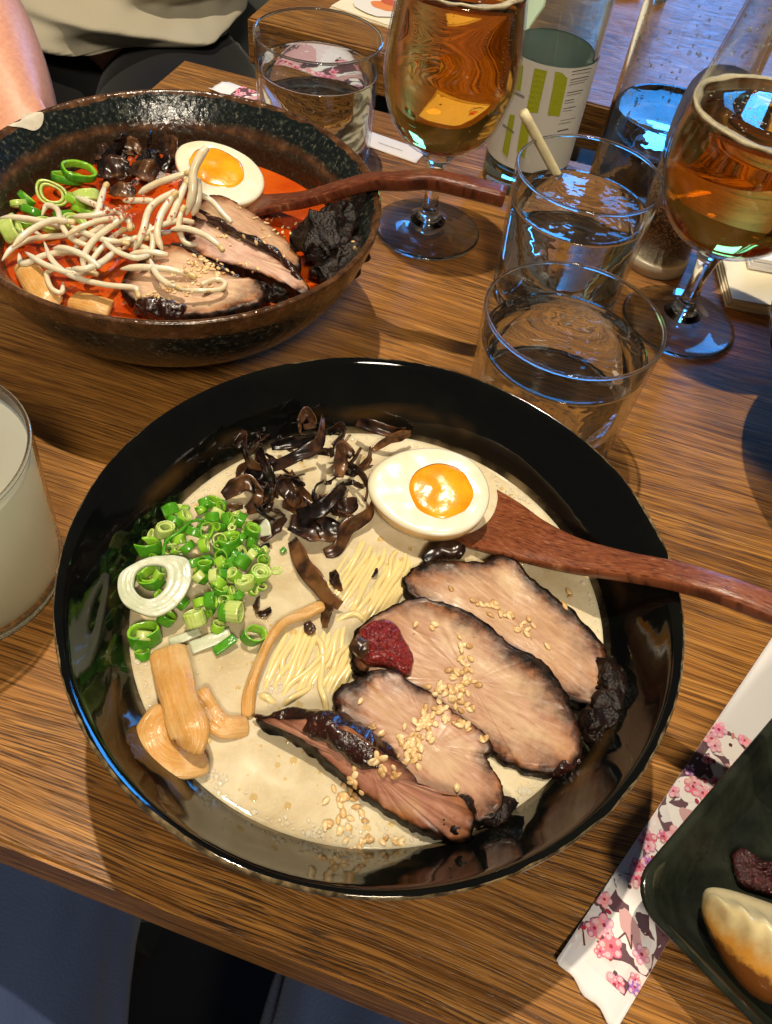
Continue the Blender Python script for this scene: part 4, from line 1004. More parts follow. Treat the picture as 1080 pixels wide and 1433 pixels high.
pork('pork_slice', 'pork slice piled with sesame at the near rim of the speckled bowl', [cf_(*q) for q in [(-60, 600), (-10, 560), (60, 540), (160, 580), (270, 640), (370, 700), (440, 705), (490, 730), (500, 790), (450, 830), (340, 860), (200, 875), (60, 870), (-60, 830), (-150, 780), (-160, 700)]],
     lambda x, y: 0.0625 - ((y - 400) * 0.85 - (x - 280) * .30) * .00008, 0.008, PF[2], 33, N=110, K=28)
sl = [o for o in col.objects if o.name.startswith('pork_slice')][4:]
lump('charred_edge', None, None, px3(cf_, [(375, 820, .0575), (440, 815, .059), (485, 770, .0595), (490, 720, .061)]), lambda t: nosharp(t, 0.0046), M['char'], 0.0010, 330, 34, parent=sl[2])
lump('rind', None, None, px3(cf_, [(-120, 850, .056), (-20, 850, .058), (60, 860, .058), (130, 880, .057)]), lambda t: nosharp(t, 0.0055), M['rind'], 0.0012, 330, 35, parent=sl[2])
lump('rind', None, None, px3(cf_, [(70, 535, .0635), (150, 580, .0645), (250, 640, .0640), (330, 685, .0635), (390, 712, .063)]), lambda t: nosharp(t, 0.0020), M['rind'], 0.0007, 330, 36, parent=sl[2])
lump('rind', None, None, px3(cf_, [(180, 380, .0640), (280, 440, .0650), (400, 505, .0650), (520, 570, .0640), (620, 650, .0625), (700, 735, .060)]), lambda t: nosharp(t, 0.0022), M['rind'], 0.0008, 330, 37, parent=sl[1])
lump('charred_pork', 'black charred pork chunk leaning on the inner wall of the speckled bowl', 'pork', px3(cf_, [(700, 640, .055), (760, 560, .062), (830, 500, .066), (880, 430, .068), (960, 440, .070)]), lambda t: nosharp(t, 0.0165 - 0.008 * t), M['char'], 0.0030, 190, 38, 30)
lump('charred_pork', 'black charred strip along the near wall of the speckled bowl', 'pork', px3(cf_, [(740, 720, .058), (830, 660, .062), (920, 590, .066), (975, 520, .068)]), lambda t: nosharp(t, 0.0070), M['char'], 0.0022, 230, 39)
lump('charred_pork', 'small black charred crumb at the near rim of the speckled bowl', 'pork', px3(cf_, [(510, 800, .0585), (560, 785, .061), (610, 790, .061)]), lambda t: nosharp(t, 0.0048), M['char'], 0.0020, 260, 40)
# egg and spoon
sp2 = [tuple(P(*c8b(x, y), z)) for x, y, z in [(560, 405, .044), (620, 410, .045), (690, 385, .052), (760, 372, .058), (850, 360, .0655), (940, 335, .0745), (1040, 310, .0835)]] + [tuple(P(x, y, z)) for x, y, z in [(560, 254, .0900), (600, 252, .0935), (650, 262, .0945), (706, 276, .0935)]]
spoon('wooden_spoon', 'dark red wooden spoon lying across the rim of the speckled bowl', sp2,
      [0.016, 0.030, 0.026, 0.017, 0.0115, 0.0105, 0.0105, 0.0105, 0.0105, 0.0108, 0.0110], [0.003, 0.003, 0.004, 0.0055, 0.007, 0.0075, 0.0080, 0.0085, 0.009, 0.009, 0.009],
      lambda t: 0.005 * math.exp(-((t - 0.10) / 0.08) ** 2), M['spoon2'])
e2 = P(*c8b(612, 278), .064)
egg('marinated egg half with an oval yolk in the red broth', e2, 0.0275, 0.0195, P(*c8b(730, 330), .064) - P(*c8b(495, 225), .064), (0.10, -0.28, 1), (-0.0025, 0.0012), (0.0172, 0.0135), 8)
# scallions
RG = 'scallion rings in the red broth'; RLab = 'scallion ring in the heap against the wall of the speckled bowl'
kf = (cb, 2.15, 3.273)
for (x, y, r, z, ti, az, kd, ly, h) in [
    (360, 195, 72, .062, .30, .4, 'd', 1, .004), (310, 225, 66, .058, .35, 1.4, 'd', 1, .004), (238, 300, 66, .060, .9, -1.2, 'l', 3, .006), (120, 320, 40, .0585, .9, .8, 'd', 1, .003), (90, 345, 46, .057, .7, 2.0, 'l', 1, .003),
    (50, 460, 56, .057, 1.1, .3, 'l', 2, .008), (340, 435, 50, .055, .4, .2, 'l', 3, .004), (215, 440, 52, .054, .4, .2, 'l', 2, .003), (350, 330, 52, .056, .7, 1.0, 'm', 1, .004), (400, 320, 56, .057, .9, 2.0, 'l', 2, .006),
    (150, 380, 44, .0555, .8, 1.3, 'd', 1, .004), (290, 390, 46, .055, .6, 2.1, 'd', 1, .003), (380, 370, 50, .054, .5, 1.1, 'm', 1, .003), (110, 430, 48, .053, .4, 1.1, 'm', 1, .003)]:
    scallion(x, y, r, z, ti, az, kd, h, min(ly, 2), RG, RLab, kf)
# wood ear
RE = 'wood ear strips in the red broth'; REL = 'shiny black wood ear strip at the back of the red broth'
for (pts, w, a, b_) in [
    ([(560, 120, .060), (560, 70, .068), (545, 40, .073)], .008, .5, .5), ([(610, 130, .059), (600, 90, .064), (640, 70, .066)], .009, .4, .7), ([(680, 110, .060), (690, 50, .070), (690, 25, .074)], .007, .8, .4),
    ([(450, 210, .056), (520, 180, .060), (590, 190, .059)], .012, .3, .4), ([(590, 180, .058), (660, 190, .061), (710, 230, .056)], .011, .2, .4), ([(720, 90, .060), (780, 80, .064), (800, 140, .060)], .010, .6, .4),
    ([(620, 220, .054), (560, 250, .055), (480, 250, .053)], .008, .5, .5), ([(470, 150, .056), (530, 130, .060), (580, 150, .058)], .010, .5, .4), ([(500, 290, .055), (560, 285, .057), (620, 300, .055)], .007, .3, .4), ([(730, 170, .056), (760, 160, .060), (790, 190, .056)], .008, .5, .4),
    ([(430, 130, .0545), (480, 110, .057), (520, 100, .056)], .008, .4, .3), ([(640, 130, .057), (680, 150, .060), (740, 130, .057)], .010, .3, .5)]:
    ear(pts, w, a, b_, .15, cb, REL, RE)
# bamboo
def menma2(label, pts, w, th, seed, tw0=.2):
    V, F = ribbon([tuple(P(*cb(x, y), z)) for x, y, z in pts], w, th, 14, .2, tw0, -.03, 8, .0008, seed); tag(mk('bamboo_shoot', V, F, M['menma'], subsurf=1, attrs=rib_attr(V, 8)), label, 'bamboo shoot'); reg(V, F)
menma2('bamboo shoot piece under the bean sprouts by the wall of the speckled bowl', [(110, 610, .0545), (150, 690, .0560), (210, 780, .0545), (270, 820, .0510)], lambda t: .013, .004, 51)
menma2('bamboo shoot strip half sunk at the near edge of the red broth', [(330, 780, .0510), (410, 800, .0535), (510, 830, .0525)], lambda t: .011, .004, 52)
# bean sprouts
SG = 'bean sprouts on the red ramen'; SLab = 'pale curved bean sprout piled on the red ramen'
def sprout(pts, r=0.0021, head=None, lab=SLab, grp=SG):
    head = (R.random() < .4 and r < .003) if head is None else head
    if r > .0030: lab = 'thick upright bean sprout standing at the top of the pile'
    elif r < .00195: lab = 'thin hooked bean sprout on the red ramen'
    r *= .68
    w = [tuple(P(*cb(x, y), z)) for x, y, z in pts]
    root = empty('bean_sprout', w[0], lab, 'bean sprout', grp)
    V, F = tube(w, lambda t: r * (0.22 + 0.78 * min(1, t * 6) ** .8) * (1 - 0.30 * max(0, t - .85) / .15), 10, len(w) * 6); mk('stem', V, F, M['sprout'], root); reg(V, F)
    if head:
        a, b = Vector(w[-1]), Vector(w[-2]); d = (a - b).normalized(); sd = d.cross(Vector((0, 0, 1))).normalized()
        pts2 = [a - d * .0012, a + d * .0018 + sd * .0006, a + d * .0034 + sd * .0018]
        V, F = tube(pts2, lambda t: nosharp(t, r * 0.95), 8, 9); mk('seed_head', V, F, M['sprouthead'], root)
M['sprouthead'] = simple('sprout_head', (0.68, 0.54, 0.28), 0.3, color2=(0.58, 0.40, 0.15), vscale=200, sss=.2, sssr=(1, .7, .3), ssss=.002)
for q in [
    ([(8, 605, .0555), (60, 545, .0575), (150, 505, .060), (290, 490, .0615), (385, 482, .061)], .0022), ([(85, 570, .056), (105, 620, .0575), (200, 582, .0620), (300, 566, .0645), (390, 576, .0635)], .0023),
    ([(200, 515, .062), (240, 605, .0640), (330, 675, .0640), (480, 715, .0645), (610, 728, .0655), (630, 750, .0650)], .0021), ([(390, 665, .0600), (382, 590, .0640), (430, 510, .0690), (520, 440, .0730), (580, 400, .0745), (595, 440, .073)], .0024),
    ([(400, 655, .0585), (430, 590, .063), (490, 520, .066), (550, 470, .067)], .0020), ([(190, 400, .061), (215, 352, .064), (262, 372, .0655), (280, 440, .066), (330, 505, .066), (425, 545, .0645)], .0022),
    ([(215, 505, .0600), (160, 470, .0600), (185, 430, .0610), (265, 410, .0610)], .0015), ([(430, 450, .0640), (450, 370, .0680), (478, 270, .0710)], .0026), ([(610, 565, .063), (650, 480, .070), (690, 360, .0755), (800, 285, .0785)], .0026),
    ([(630, 300, .0700), (720, 250, .0760), (850, 205, .0810)], .0026), ([(745, 560, .0650), (720, 490, .0695), (735, 400, .0740), (790, 310, .0790)], .0027), ([(850, 400, .0700), (880, 300, .0800), (885, 200, .0880), (915, 130, .0935), (948, 85, .0965)], .0034),
    ([(765, 450, .0690), (800, 370, .0740), (850, 250, .0810)], .0028), ([(905, 535, .0640), (845, 520, .0650), (818, 450, .0690), (830, 380, .0735)], .0022), ([(880, 290, .0760), (960, 325, .0720), (1020, 390, .0680), (1060, 430, .0660)], .0022),
    ([(685, 595, .0670), (715, 665, .0680), (760, 705, .0675), (810, 722, .0670)], .0023), ([(820, 735, .0675), (920, 742, .0675), (1010, 735, .0670), (1030, 705, .0675), (985, 690, .0680), (920, 712, .0680)], .0018),
    ([(290, 700, .0570), (280, 750, .0580), (235, 730, .0590), (212, 665, .0600), (240, 650, .0605)], .0019), ([(590, 575, .0660), (680, 565, .0680), (770, 578, .0670)], .0022), ([(480, 400, .0660), (540, 380, .070), (600, 440, .0700)], .0024),
    ([(880, 400, .0690), (905, 320, .0760), (905, 230, .0830)], .0032), ([(300, 640, .0590), (360, 660, .0600), (440, 650, .0610)], .0022), ([(500, 540, .0640), (580, 510, .0670), (650, 500, .0670)], .0024), ([(560, 330, .0690), (640, 330, .0720), (700, 330, .0740)], .0024),
    ([(680, 430, .0700), (700, 500, .0680), (690, 590, .0640)], .0022)]:
    sprout(*q)
for k in range(16):
    x, y = R.gauss(570, 170), R.gauss(500, 90); a_ = R.uniform(-.9, .9); L_ = R.uniform(110, 180); b_ = R.uniform(-70, 70); z = .062 + R.uniform(0, .010)
    if math.hypot((x - 520) / 420, (y - 470) / 230) > 1: continue
    sprout([(x - L_ * math.cos(a_), y - L_ * .6 * math.sin(a_), z - .002), (x - L_ * .4 * math.cos(a_), y - L_ * .2 * math.sin(a_) + b_ * .5, z + .001), (x + L_ * .4 * math.cos(a_), y + L_ * .3 * math.sin(a_) + b_ * .5, z + .001), (x + L_ * math.cos(a_), y + L_ * .6 * math.sin(a_), z - .001)], R.uniform(.0020, .0026))
# chili flakes on the sprouts (uncountable powder)
def flakes():
    rr = random.Random(4); tr = bvh(); V, F = [], []
    for k in range(170):
        px, py = cb(rr.gauss(560, 45), rr.gauss(370, 38)) if rr.random() < .7 else cb(rr.gauss(620, 110), rr.gauss(420, 80))
        loc, nor, _, _ = tr.ray_cast(CAM, ray(px, py).normalized())
        if loc is None or loc.z < .05: continue
        s = rr.uniform(.0004, .0012); b = len(V); a = rr.uniform(0, 6)
        for j in range(5):
            q = a + j * 1.256; V.append(loc + Vector((math.cos(q) * s * rr.uniform(.6, 1), math.sin(q) * s * rr.uniform(.6, 1), .0006 + rr.uniform(0, .0005))))
        V.append(loc + Vector((0, 0, .0011))); V.append(loc + Vector((0, 0, .0002)))
        for j in range(5): F += [(b + j, b + (j + 1) % 5, b + 5), (b + (j + 1) % 5, b + j, b + 6)]
    tag(mk('chili_flakes', V, F, M['flake'], smooth=False), 'orange red chili flakes dusted over the bean sprouts', 'chili flakes', None, 'stuff')
flakes()
tree2 = bvh(); G2 = 'sesame seeds on the red ramen'
seeds(cl(cf_, [(200, 630, 12, 6, 22), (250, 670, 12, 7, 22), (150, 690, 14, 8, 16), (310, 675, 10, 5, 10), (110, 750, 18, 8, 16), (20, 780, 14, 6, 12), (200, 760, 14, 6, 10)]), tree2, .0502, 'sesame seed heaped on the pork at the near rim of the speckled bowl', G2, 21, .82, .08)
seeds(cl(cf_, [(310, 500, 8, 4, 4), (350, 515, 8, 4, 5), (400, 515, 7, 4, 4), (430, 665, 8, 4, 6), (380, 670, 8, 4, 6)]), tree2, .0502, 'sesame seed on the long pink pork slice in the red broth', G2, 22, .82, .08)
seeds(cl(cf_, [(500, 440, 9, 7, 9), (600, 470, 7, 6, 5), (570, 500, 8, 5, 5), (395, 370, 3, 3, 1), (510, 500, 8, 6, 6), (580, 600, 3, 4, 2)]), tree2, .0502, 'sesame seed floating near the spoon in the red broth', G2, 23, .82, .08)
seeds(cl(cf_, [(930, 555, 3, 3, 2)]), tree2, .06, 'sesame seed stuck on the charred chunk in the speckled bowl', G2, 24, .85, .09)
# pale thin patch laid on the speckled rim
def patch():
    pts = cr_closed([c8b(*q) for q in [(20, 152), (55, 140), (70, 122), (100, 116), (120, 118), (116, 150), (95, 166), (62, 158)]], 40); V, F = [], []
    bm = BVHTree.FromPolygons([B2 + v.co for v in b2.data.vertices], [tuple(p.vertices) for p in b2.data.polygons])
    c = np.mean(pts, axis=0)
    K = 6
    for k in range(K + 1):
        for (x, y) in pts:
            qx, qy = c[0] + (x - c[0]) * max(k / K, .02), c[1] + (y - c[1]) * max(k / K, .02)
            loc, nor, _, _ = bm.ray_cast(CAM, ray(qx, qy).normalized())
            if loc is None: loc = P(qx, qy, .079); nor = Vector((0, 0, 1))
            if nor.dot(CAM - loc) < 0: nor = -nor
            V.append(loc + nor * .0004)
    n = len(pts)
    for k in range(K):
        for j in range(n): F.append((k * n + j, (k + 1) * n + j, (k + 1) * n + (j + 1) % n, k * n + (j + 1) % n))
    F.append(tuple(range(n)))
    mk('pale_rim_patch', V, F, simple('pale_patch_tone', (0.66, 0.60, 0.46), .4, vary=.2, vscale=200), b2)
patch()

# ------------------------------------------------------------------ glassware
def tumbler(c, label, rim_r=.0428, base_r=.0392, h=.085, wall=.0017, base_t=.008, drink=None, level=.066, z0=0.0, dlabel=None):
    c = Vector((c[0], c[1], z0))
    root = empty('tumbler', c, label, 'glass', 'plain clear tumblers')
    g = lambda z: base_r + (rim_r - base_r) * z / h
    outerp = [(g(z), z) for z in np.linspace(base_t, h - .0012, 12)]
    innerp = [(g(z) - wall, z) for z in np.linspace(h - .0012, base_t, 12)]
    V, F = lathe(outerp + [(g(h) - .0003, h - .0003), (g(h) - wall * .5, h), (g(h) - wall + .0003, h - .0003)] + innerp, c, 96)
    mk('wall', V, F, M['tumbler'], root)
    V, F = lathe([(0, .0006), (base_r * .82, .0006), (base_r * .88, 0.0), (base_r * .97, .0004), (base_r, .0028), (g(base_t), base_t - .0001), (g(base_t) - wall, base_t - .0001), (base_r * .7, base_t - .0004), (0, base_t - .0004)], c, 96, closed=False)
    mk('base', V, F, M['thick'], root)['caster'] = 1
    V, F = lathe([(g(h) - wall * .5 + .00090 * math.cos(a), h - .0002 + .00085 * math.sin(a)) for a in np.linspace(0, 2 * PI, 13)[:-1]], c, 96); mk('rim', V, F, M['thick'], root)
    if drink:
        r0 = g(base_t) - wall + .0001; r1 = g(level) - wall + .0001
        V, F = lathe([(0, base_t - .0002), (base_r * .7, base_t - .0002), (r0, base_t + .0006), (r1 + .0, level - .0006), (r1, level + .0006), (r1 - .0012, level + .0001), (r1 - .004, level), (r1 * .5, level), (0, level)], c, 96, closed=False)
        o = mk(drink[0], V, F, drink[1]); tag(o, dlabel, drink[2])
    return root
tumbler((.0725, .3166), 'clear tumbler of water touching the rim of the glossy black bowl', drink=('water', M['water'], 'water'), level=.067, dlabel='rippling water in the tumbler beside the glossy black bowl')
tumbler((.0842, .4500), 'clear tumbler of water with a pale stick in it before the labelled bottle', drink=('water', M['water'], 'water'), level=.064, dlabel='dark looking water in the tumbler with the pale stick')
tumbler((-.0929, .5690), 'clear tumbler of water standing on the patterned paper sleeve', drink=('water', M['water'], 'water'), level=.064, z0=.0016, dlabel='water in the tumbler standing on the paper sleeve')
tumbler((-.1775, .1800), 'tumbler of cloudy whitish drink beside the glossy black bowl', rim_r=.0445, base_r=.0405, h=.081, drink=('cloudy_drink', M['lemonade'], 'drink'), level=.074, dlabel='cloudy whitish drink filling the tumbler beside the glossy black bowl')
tq = P(857, -22, 0)
tumbler((tq.x, tq.y), 'clear tumbler standing on the table across the gap', rim_r=.040, base_r=.036)
# stick
_t, _b = P(732, 157, .100), P(770, 228, .070)
V, F = tube([tuple(_t + (_b - _t) * k) for k in (0, .5, 1, 1.35)], .0029, 12, 10)
tag(mk('wooden_stick', V, F, M['stick']), 'short pale stick leaning inside the tumbler before the bottle', 'stick')

def beer_glass(c, label, blabel, level=.146, s=1.0):
    c = Vector((c[0], c[1], 0)); root = empty('beer_glass', c, label, 'glass', 'stemmed beer glasses')
    op = prof_smooth([(.0075, .056), (.0150, .0585), (.0285, .0660), (.0395, .0800), (.0455, .1010), (.0455, .1180), (.0425, .1400), (.0380, .1650), (.0345, .1900)], 34)
    op = [(r * s, z) for r, z in op]
    ip = [(max(r - .0013, 0.001), z + (.0012 if z < .07 else 0)) for r, z in op]
    V, F = lathe([(0, .0555)] + op + [(op[-1][0] - .0006, .1906)] + ip[::-1] + [(0, .0572)], c, 96, closed=False); mk('bowl', V, F, M['tumbler'], root)
    st = prof_smooth([(.0110, .0557), (.0068, .0490), (.0050, .0380), (.0048, .0250), (.0062, .0150), (.0120, .0085)], 18)
    V, F = lathe([(0, .0556)] + st + [(0, .0070)], c, 48, closed=False); mk('stem', V, F, M['thick'], root)
    ft = prof_smooth([(.0118, .0084), (.0200, .0052), (.0300, .0034), (.0350, .0026), (.0362, .0016), (.0352, .0004), (.0300, .0003)], 20)
    V, F = lathe([(0, .0095)] + ft + [(.010, .0016), (0, .0022)], c, 96, closed=False); mk('foot', V, F, M['thick'], root)
    bp = [(r + .0001, z) for r, z in ip if z < level]
    rl = bp[-1][0]
    V, F = lathe([(0, .0574)] + bp + [(rl, level), (rl * .5, level), (0, level)], c, 96, closed=False)
    o = empty('beer', c + Vector((0, 0, .057)), blabel, 'beer', 'beers'); mk('liquid', V, F, M['beer'], o)
    # foam: ring against the glass
    V, F = [], []; N = 96; prof = [(rl + .0003, level - .0012), (rl + .0004, level + .0004), (rl * .99, level + .0007), (rl * .96, level + .0006), (rl * .93, level + .0002), (rl * .94, level - .0003), (rl * .97, level - .0004)]
    for (r, z) in prof:
        for j in range(N):
            a = 2 * PI * j / N; k = 0 if r > rl * .96 else 0.10 * noise.noise(Vector((math.cos(a) * 2.5, math.sin(a) * 2.5, r * 90 + c.x * 50))) * rl
            V.append((c.x + (r + k) * math.cos(a), c.y + (r + k) * math.sin(a), z + (.0019 if r > rl else .0004) * noise.noise(Vector((math.cos(a) * 4.5, math.sin(a) * 4.5, r * 200)))))
    m_ = len(prof)
    for i in range(m_):
        for j in range(N): F.append((i * N + j, ((i + 1) % m_) * N + j, ((i + 1) % m_) * N + (j + 1) % N, i * N + (j + 1) % N))
    mk('foam', V, F, M['foam'], o)
    rr = random.Random(int(c.x * 1e4)); V, F = [], []
    ico = bmesh.new(); bmesh.ops.create_icosphere(ico, subdivisions=1, radius=1); iv = [v.co.copy() for v in ico.verts]; fi = [[v.index for v in f.verts] for f in ico.faces]; ico.free()
    for k in range(26):
        a = rr.uniform(0, 6.28); r = rl * rr.uniform(.2, .78); x, y = c.x + r * math.cos(a), c.y + r * math.sin(a)
        for _ in range(rr.randint(1, 5)):
            s_ = rr.uniform(.0003, .0010); xx, yy = x + rr.gauss(0, .003), y + rr.gauss(0, .003)
            if math.hypot(xx - c.x, yy - c.y) > rl * .9: continue
            b = len(V); V += [Vector((xx + v.x * s_, yy + v.y * s_, level + v.z * s_ * .25)) for v in iv]; F += [tuple(b + i for i in f) for f in fi]
    fo = mk('foam_flecks', V, F, M['foam'], o); fo['kind'] = 'stuff'
    # rising bubble strings
    V, F = [], []
    for k in range(9):
        a = rr.uniform(0, 6.28); r = rr.uniform(.012, .036); x, y = c.x + r * math.cos(a), c.y + r * math.sin(a); z = rr.uniform(.085, .10)
        while z < level - .004:
            s_ = rr.uniform(.00018, .00042); b = len(V)
            V += [Vector((x + rr.gauss(0, .0003) + v.x * s_, y + v.y * s_, z + v.z * s_)) for v in iv]; F += [tuple(b + i for i in f) for f in fi]; z += rr.uniform(.0012, .004)
    fo = mk('rising_bubbles', V, F, M['foam'], o); fo['kind'] = 'stuff'
beer_glass((-.0030, .5017), 'stemmed beer glass behind the dark red spoon handle', 'amber beer in the glass behind the dark red spoon handle', .1525, .87)
beer_glass((.1660, .4430), 'stemmed beer glass between the shaker and the napkins', 'amber beer in the glass beside the napkins', .1345)

# labelled bottle
BC = Vector((.0617, .5905, 0)); BR = .0306
def bottle():
    root = empty('bottle', BC, 'clear bottle with a white and lime green paper label', 'bottle')
    o = prof_smooth([(.0335, .0015), (.0352, .0060), (.0352, .06), (.0352, .1180), (.0340, .1330), (.0270, .1560), (.0170, .1800), (.0145, .2000), (.0145, .2300)], 44)
    o = [(r * .8693, z) for r, z in o]
    i = [(r - .0026, z) for r, z in o if z > .012]
    V, F = lathe([(0, .003), (.020, .0020), (.024, 0), (.0284, .0004)] + o + [(.0120, .2305)] + i[::-1] + [(.022, .0115), (0, .0135)], BC, 96, closed=False)
    mk('glass_body', V, F, m_glass('pale_green_bottle_glass', (0.88, 0.95, 0.92), 1.5), root)
    V, F = lathe([(BR + .0003, .0215), (BR + .0003, .0935)], BC, 128, closed=False); mk('label_paper', V, F, M['labelw'], root)
    V, F = lathe([(BR - .0030, .0215), (BR - .0030, .0935)], BC, 128, closed=False); mk('label_back', V, F, M['labelback'], root)
    cl_ = crop(685, 80, 6.75)
    def cyl(px, py, r):
        d = ray(px, py); ox, oy = CAM.x - BC.x, CAM.y - BC.y
        a = d.x ** 2 + d.y ** 2; b = ox * d.x + oy * d.y; c_ = ox * ox + oy * oy - r * r; dd = b * b - a * c_
        if dd < 0: return None
        return CAM + d * ((-b - math.sqrt(dd)) / a)
    def shape(name, polys, colr):
        V, F, C = [], [], []
        for poly in polys:
            poly = [np.array(p, float) for p in poly]; den = []
            for k in range(len(poly)):
                a, b = poly[k], poly[(k + 1) % len(poly)]; m_ = max(1, int(np.linalg.norm(b - a) / 12))
                den += [a + (b - a) * t / m_ for t in range(m_)]
            pts = [cyl(*cl_(*p), BR + .0006) for p in den]
            if any(p is None for p in pts): continue
            cn = np.mean(den, axis=0); cpt = cyl(*cl_(*cn), BR + .0006); b0 = len(V)
            V.append(cpt); V += pts; n = len(pts)
            # two rings so the polygon follows the curve
            for j in range(n):
                F.append((b0, b0 + 1 + j, b0 + 1 + (j + 1) % n))
        return mk(name, V, F, colr, root, smooth=False)
    green = simple('lime_green_ink', (0.30, 0.33, 0.012), .5); ink = simple('dark_label_ink', (0.10, 0.085, 0.07), .5)
    strips = []
    def quad(a, b, c_, d, n=8):
        out = []
        a, b, c_, d = [np.array(v, float) for v in (a, b, c_, d)]
        for k in range(n):
            t0, t1 = k / n, (k + 1) / n; out.append([a + (d - a) * t0, b + (c_ - b) * t0, b + (c_ - b) * t1, a + (d - a) * t1])
        return out
    for bar in (quad((425, 105), (545, 130), (455, 530), (345, 515)), quad((622, 135), (690, 150), (668, 250), (606, 240), 4) + quad((690, 152), (735, 200), (727, 260), (668, 250), 3) + quad((606, 240), (727, 258), (660, 560), (548, 550)),
                quad((285, 30), (320, 90), (290, 320), (235, 300)), quad((190, 540), (240, 550), (170, 950), (120, 890)), quad((305, 600), (380, 690), (330, 960), (255, 900))):
        shape('green_bar', bar, green)
    rr = random.Random(3); ln = []
    for (x0, y0, x1, y1, th_) in [(780, 135, 965, 100, 14), (775, 165, 955, 135, 9), (765, 212, 940, 175, 14), (760, 240, 930, 205, 8), (752, 262, 900, 232, 8), (735, 335, 885, 305, 13), (730, 362, 870, 333, 8), (715, 410, 800, 395, 13), (708, 436, 800, 420, 8), (700, 485, 815, 462, 12), (690, 512, 780, 498, 7), (670, 600, 810, 570, 8), (650, 632, 770, 608, 9), (640, 696, 745, 672, 22)]:
        n = max(4, int((x1 - x0) / 22)); k = 0
        while k < n:
            w = rr.randint(1, 3); a = k / n; b = min(1, (k + w) / n) - .012; pa = (x0 + (x1 - x0) * a, y0 + (y1 - y0) * a); pb = (x0 + (x1 - x0) * b, y0 + (y1 - y0) * b)
            ln.append([pa, pb, (pb[0], pb[1] + th_ * .55), (pa[0], pa[1] + th_ * .55)]); k += w
    # short illegible capital strokes beside the green bars
    for (x0, y0, x1, y1, n, hh) in [(232, 335, 335, 385, 9, 34), (125, 640, 235, 720, 11, 30)]:
        for k in range(n):
            x = x0 + (x1 - x0) * k / n; y = y0 + (y1 - y0) * k / n; w = 5
            ln.append([(x, y - hh * .5), (x + w, y - hh * .5 + 2), (x + w - 4, y + hh * .5), (x - 4, y + hh * .5 - 2)])
            if k % 2: ln.append([(x, y - 4), (x + 11, y), (x + 11, y + 5), (x, y + 2)])
    shape('label_lettering', ln, ink)['kind'] = 'stuff'
bottle()

# carafe with water
def carafe():
    c = Vector((.151, .579, 0)); root = empty('carafe', c, 'tall clear water carafe behind the shaker', 'carafe')
    o = [(.0455, .001), (.0470, .005), (.0470, .08), (.0466, .16), (.0440, .20), (.036, .235), (.034, .26)]
    o = [(r * .91, z) for r, z in o]; op = prof_smooth(o, 26); ip = [(r - .0026, max(z, .0085)) for r, z in op][::-1]
    V, F = lathe([(0, .0012)] + op + ip + [(0, .0085)], c, 96, closed=False); mk('glass_body', V, F, M['thick'], root)
    L = .0700; r = .0403
    V, F = lathe([(0, .0090), (r * .9, .0090), (r, .011), (r, L + .0005), (r - .0015, L), (r * .5, L), (0, L)], c, 96, closed=False)
    tag(mk('water', V, F, M['water']), 'water in the tall carafe reflecting blue light', 'water')
    rr = random.Random(8); V, F = [], []
    ico = bmesh.new(); bmesh.ops.create_icosphere(ico, subdivisions=2, radius=1); iv = [v.co.copy() for v in ico.verts]; fi = [[v.index for v in f.verts] for f in ico.faces]; ico.free()
    for k in range(150):
        a = rr.uniform(0, 2 * PI); z = rr.uniform(.075, .17); s = rr.uniform(.0003, .0012); q = c + Vector((math.cos(a) * .0400, math.sin(a) * .0400, z)); b = len(V)
        V += [q + Vector((v.x * s, v.y * s, v.z * s * rr.uniform(.8, 1.6))) for v in iv]; F += [tuple(b + i for i in f) for f in fi]
    d = mk('droplets', V, F, M['bubble'], root); d['kind'] = 'stuff'
carafe()

# sesame shaker
def shaker():
    c = Vector((.1560, .5075, 0)); root = empty('spice_shaker', c, 'glass shaker of brown ground sesame with a white base', 'shaker')
    V, F = lathe([(0, 0), (.0205, 0), (.0213, .0010), (.0213, .0085), (.0205, .0095), (0, .0095)], c, 64, closed=False); mk('base', V, F, M['whiteplastic'], root)
    V, F = lathe([(0, .0100), (.0190, .0100), (.0200, .04), (.0208, .0720), (.012, .0740), (0, .0725)], c, 64, closed=False)
    V = [(x, y, z + (0.0015 * nz((x, y, z), 200) if z > .06 else 0)) for x, y, z in V]; mk('sesame_grains', V, F, M['grains'], root)
    V, F = lathe([(.0203, .0096), (.0212, .04), (.0220, .0830), (.0206, .0830), (.0200, .0750), (.0198, .04), (.0191, .0098)], c, 64); mk('glass_body', V, F, M['tumbler'], root)
    V, F = lathe([(.0222, .0800)] + prof_smooth([(.0226, .0840), (.0224, .1000), (.0205, .1150), (.0150, .1240), (.006, .1275)], 16) + [(0, .1278), (0, .126)] + prof_smooth([(.006, .1258), (.0140, .1225), (.0190, .1140), (.0208, .0990), (.0210, .0832)], 16), c, 64, closed=False); mk('cap', V, F, M['capgrey'], root)
shaker()

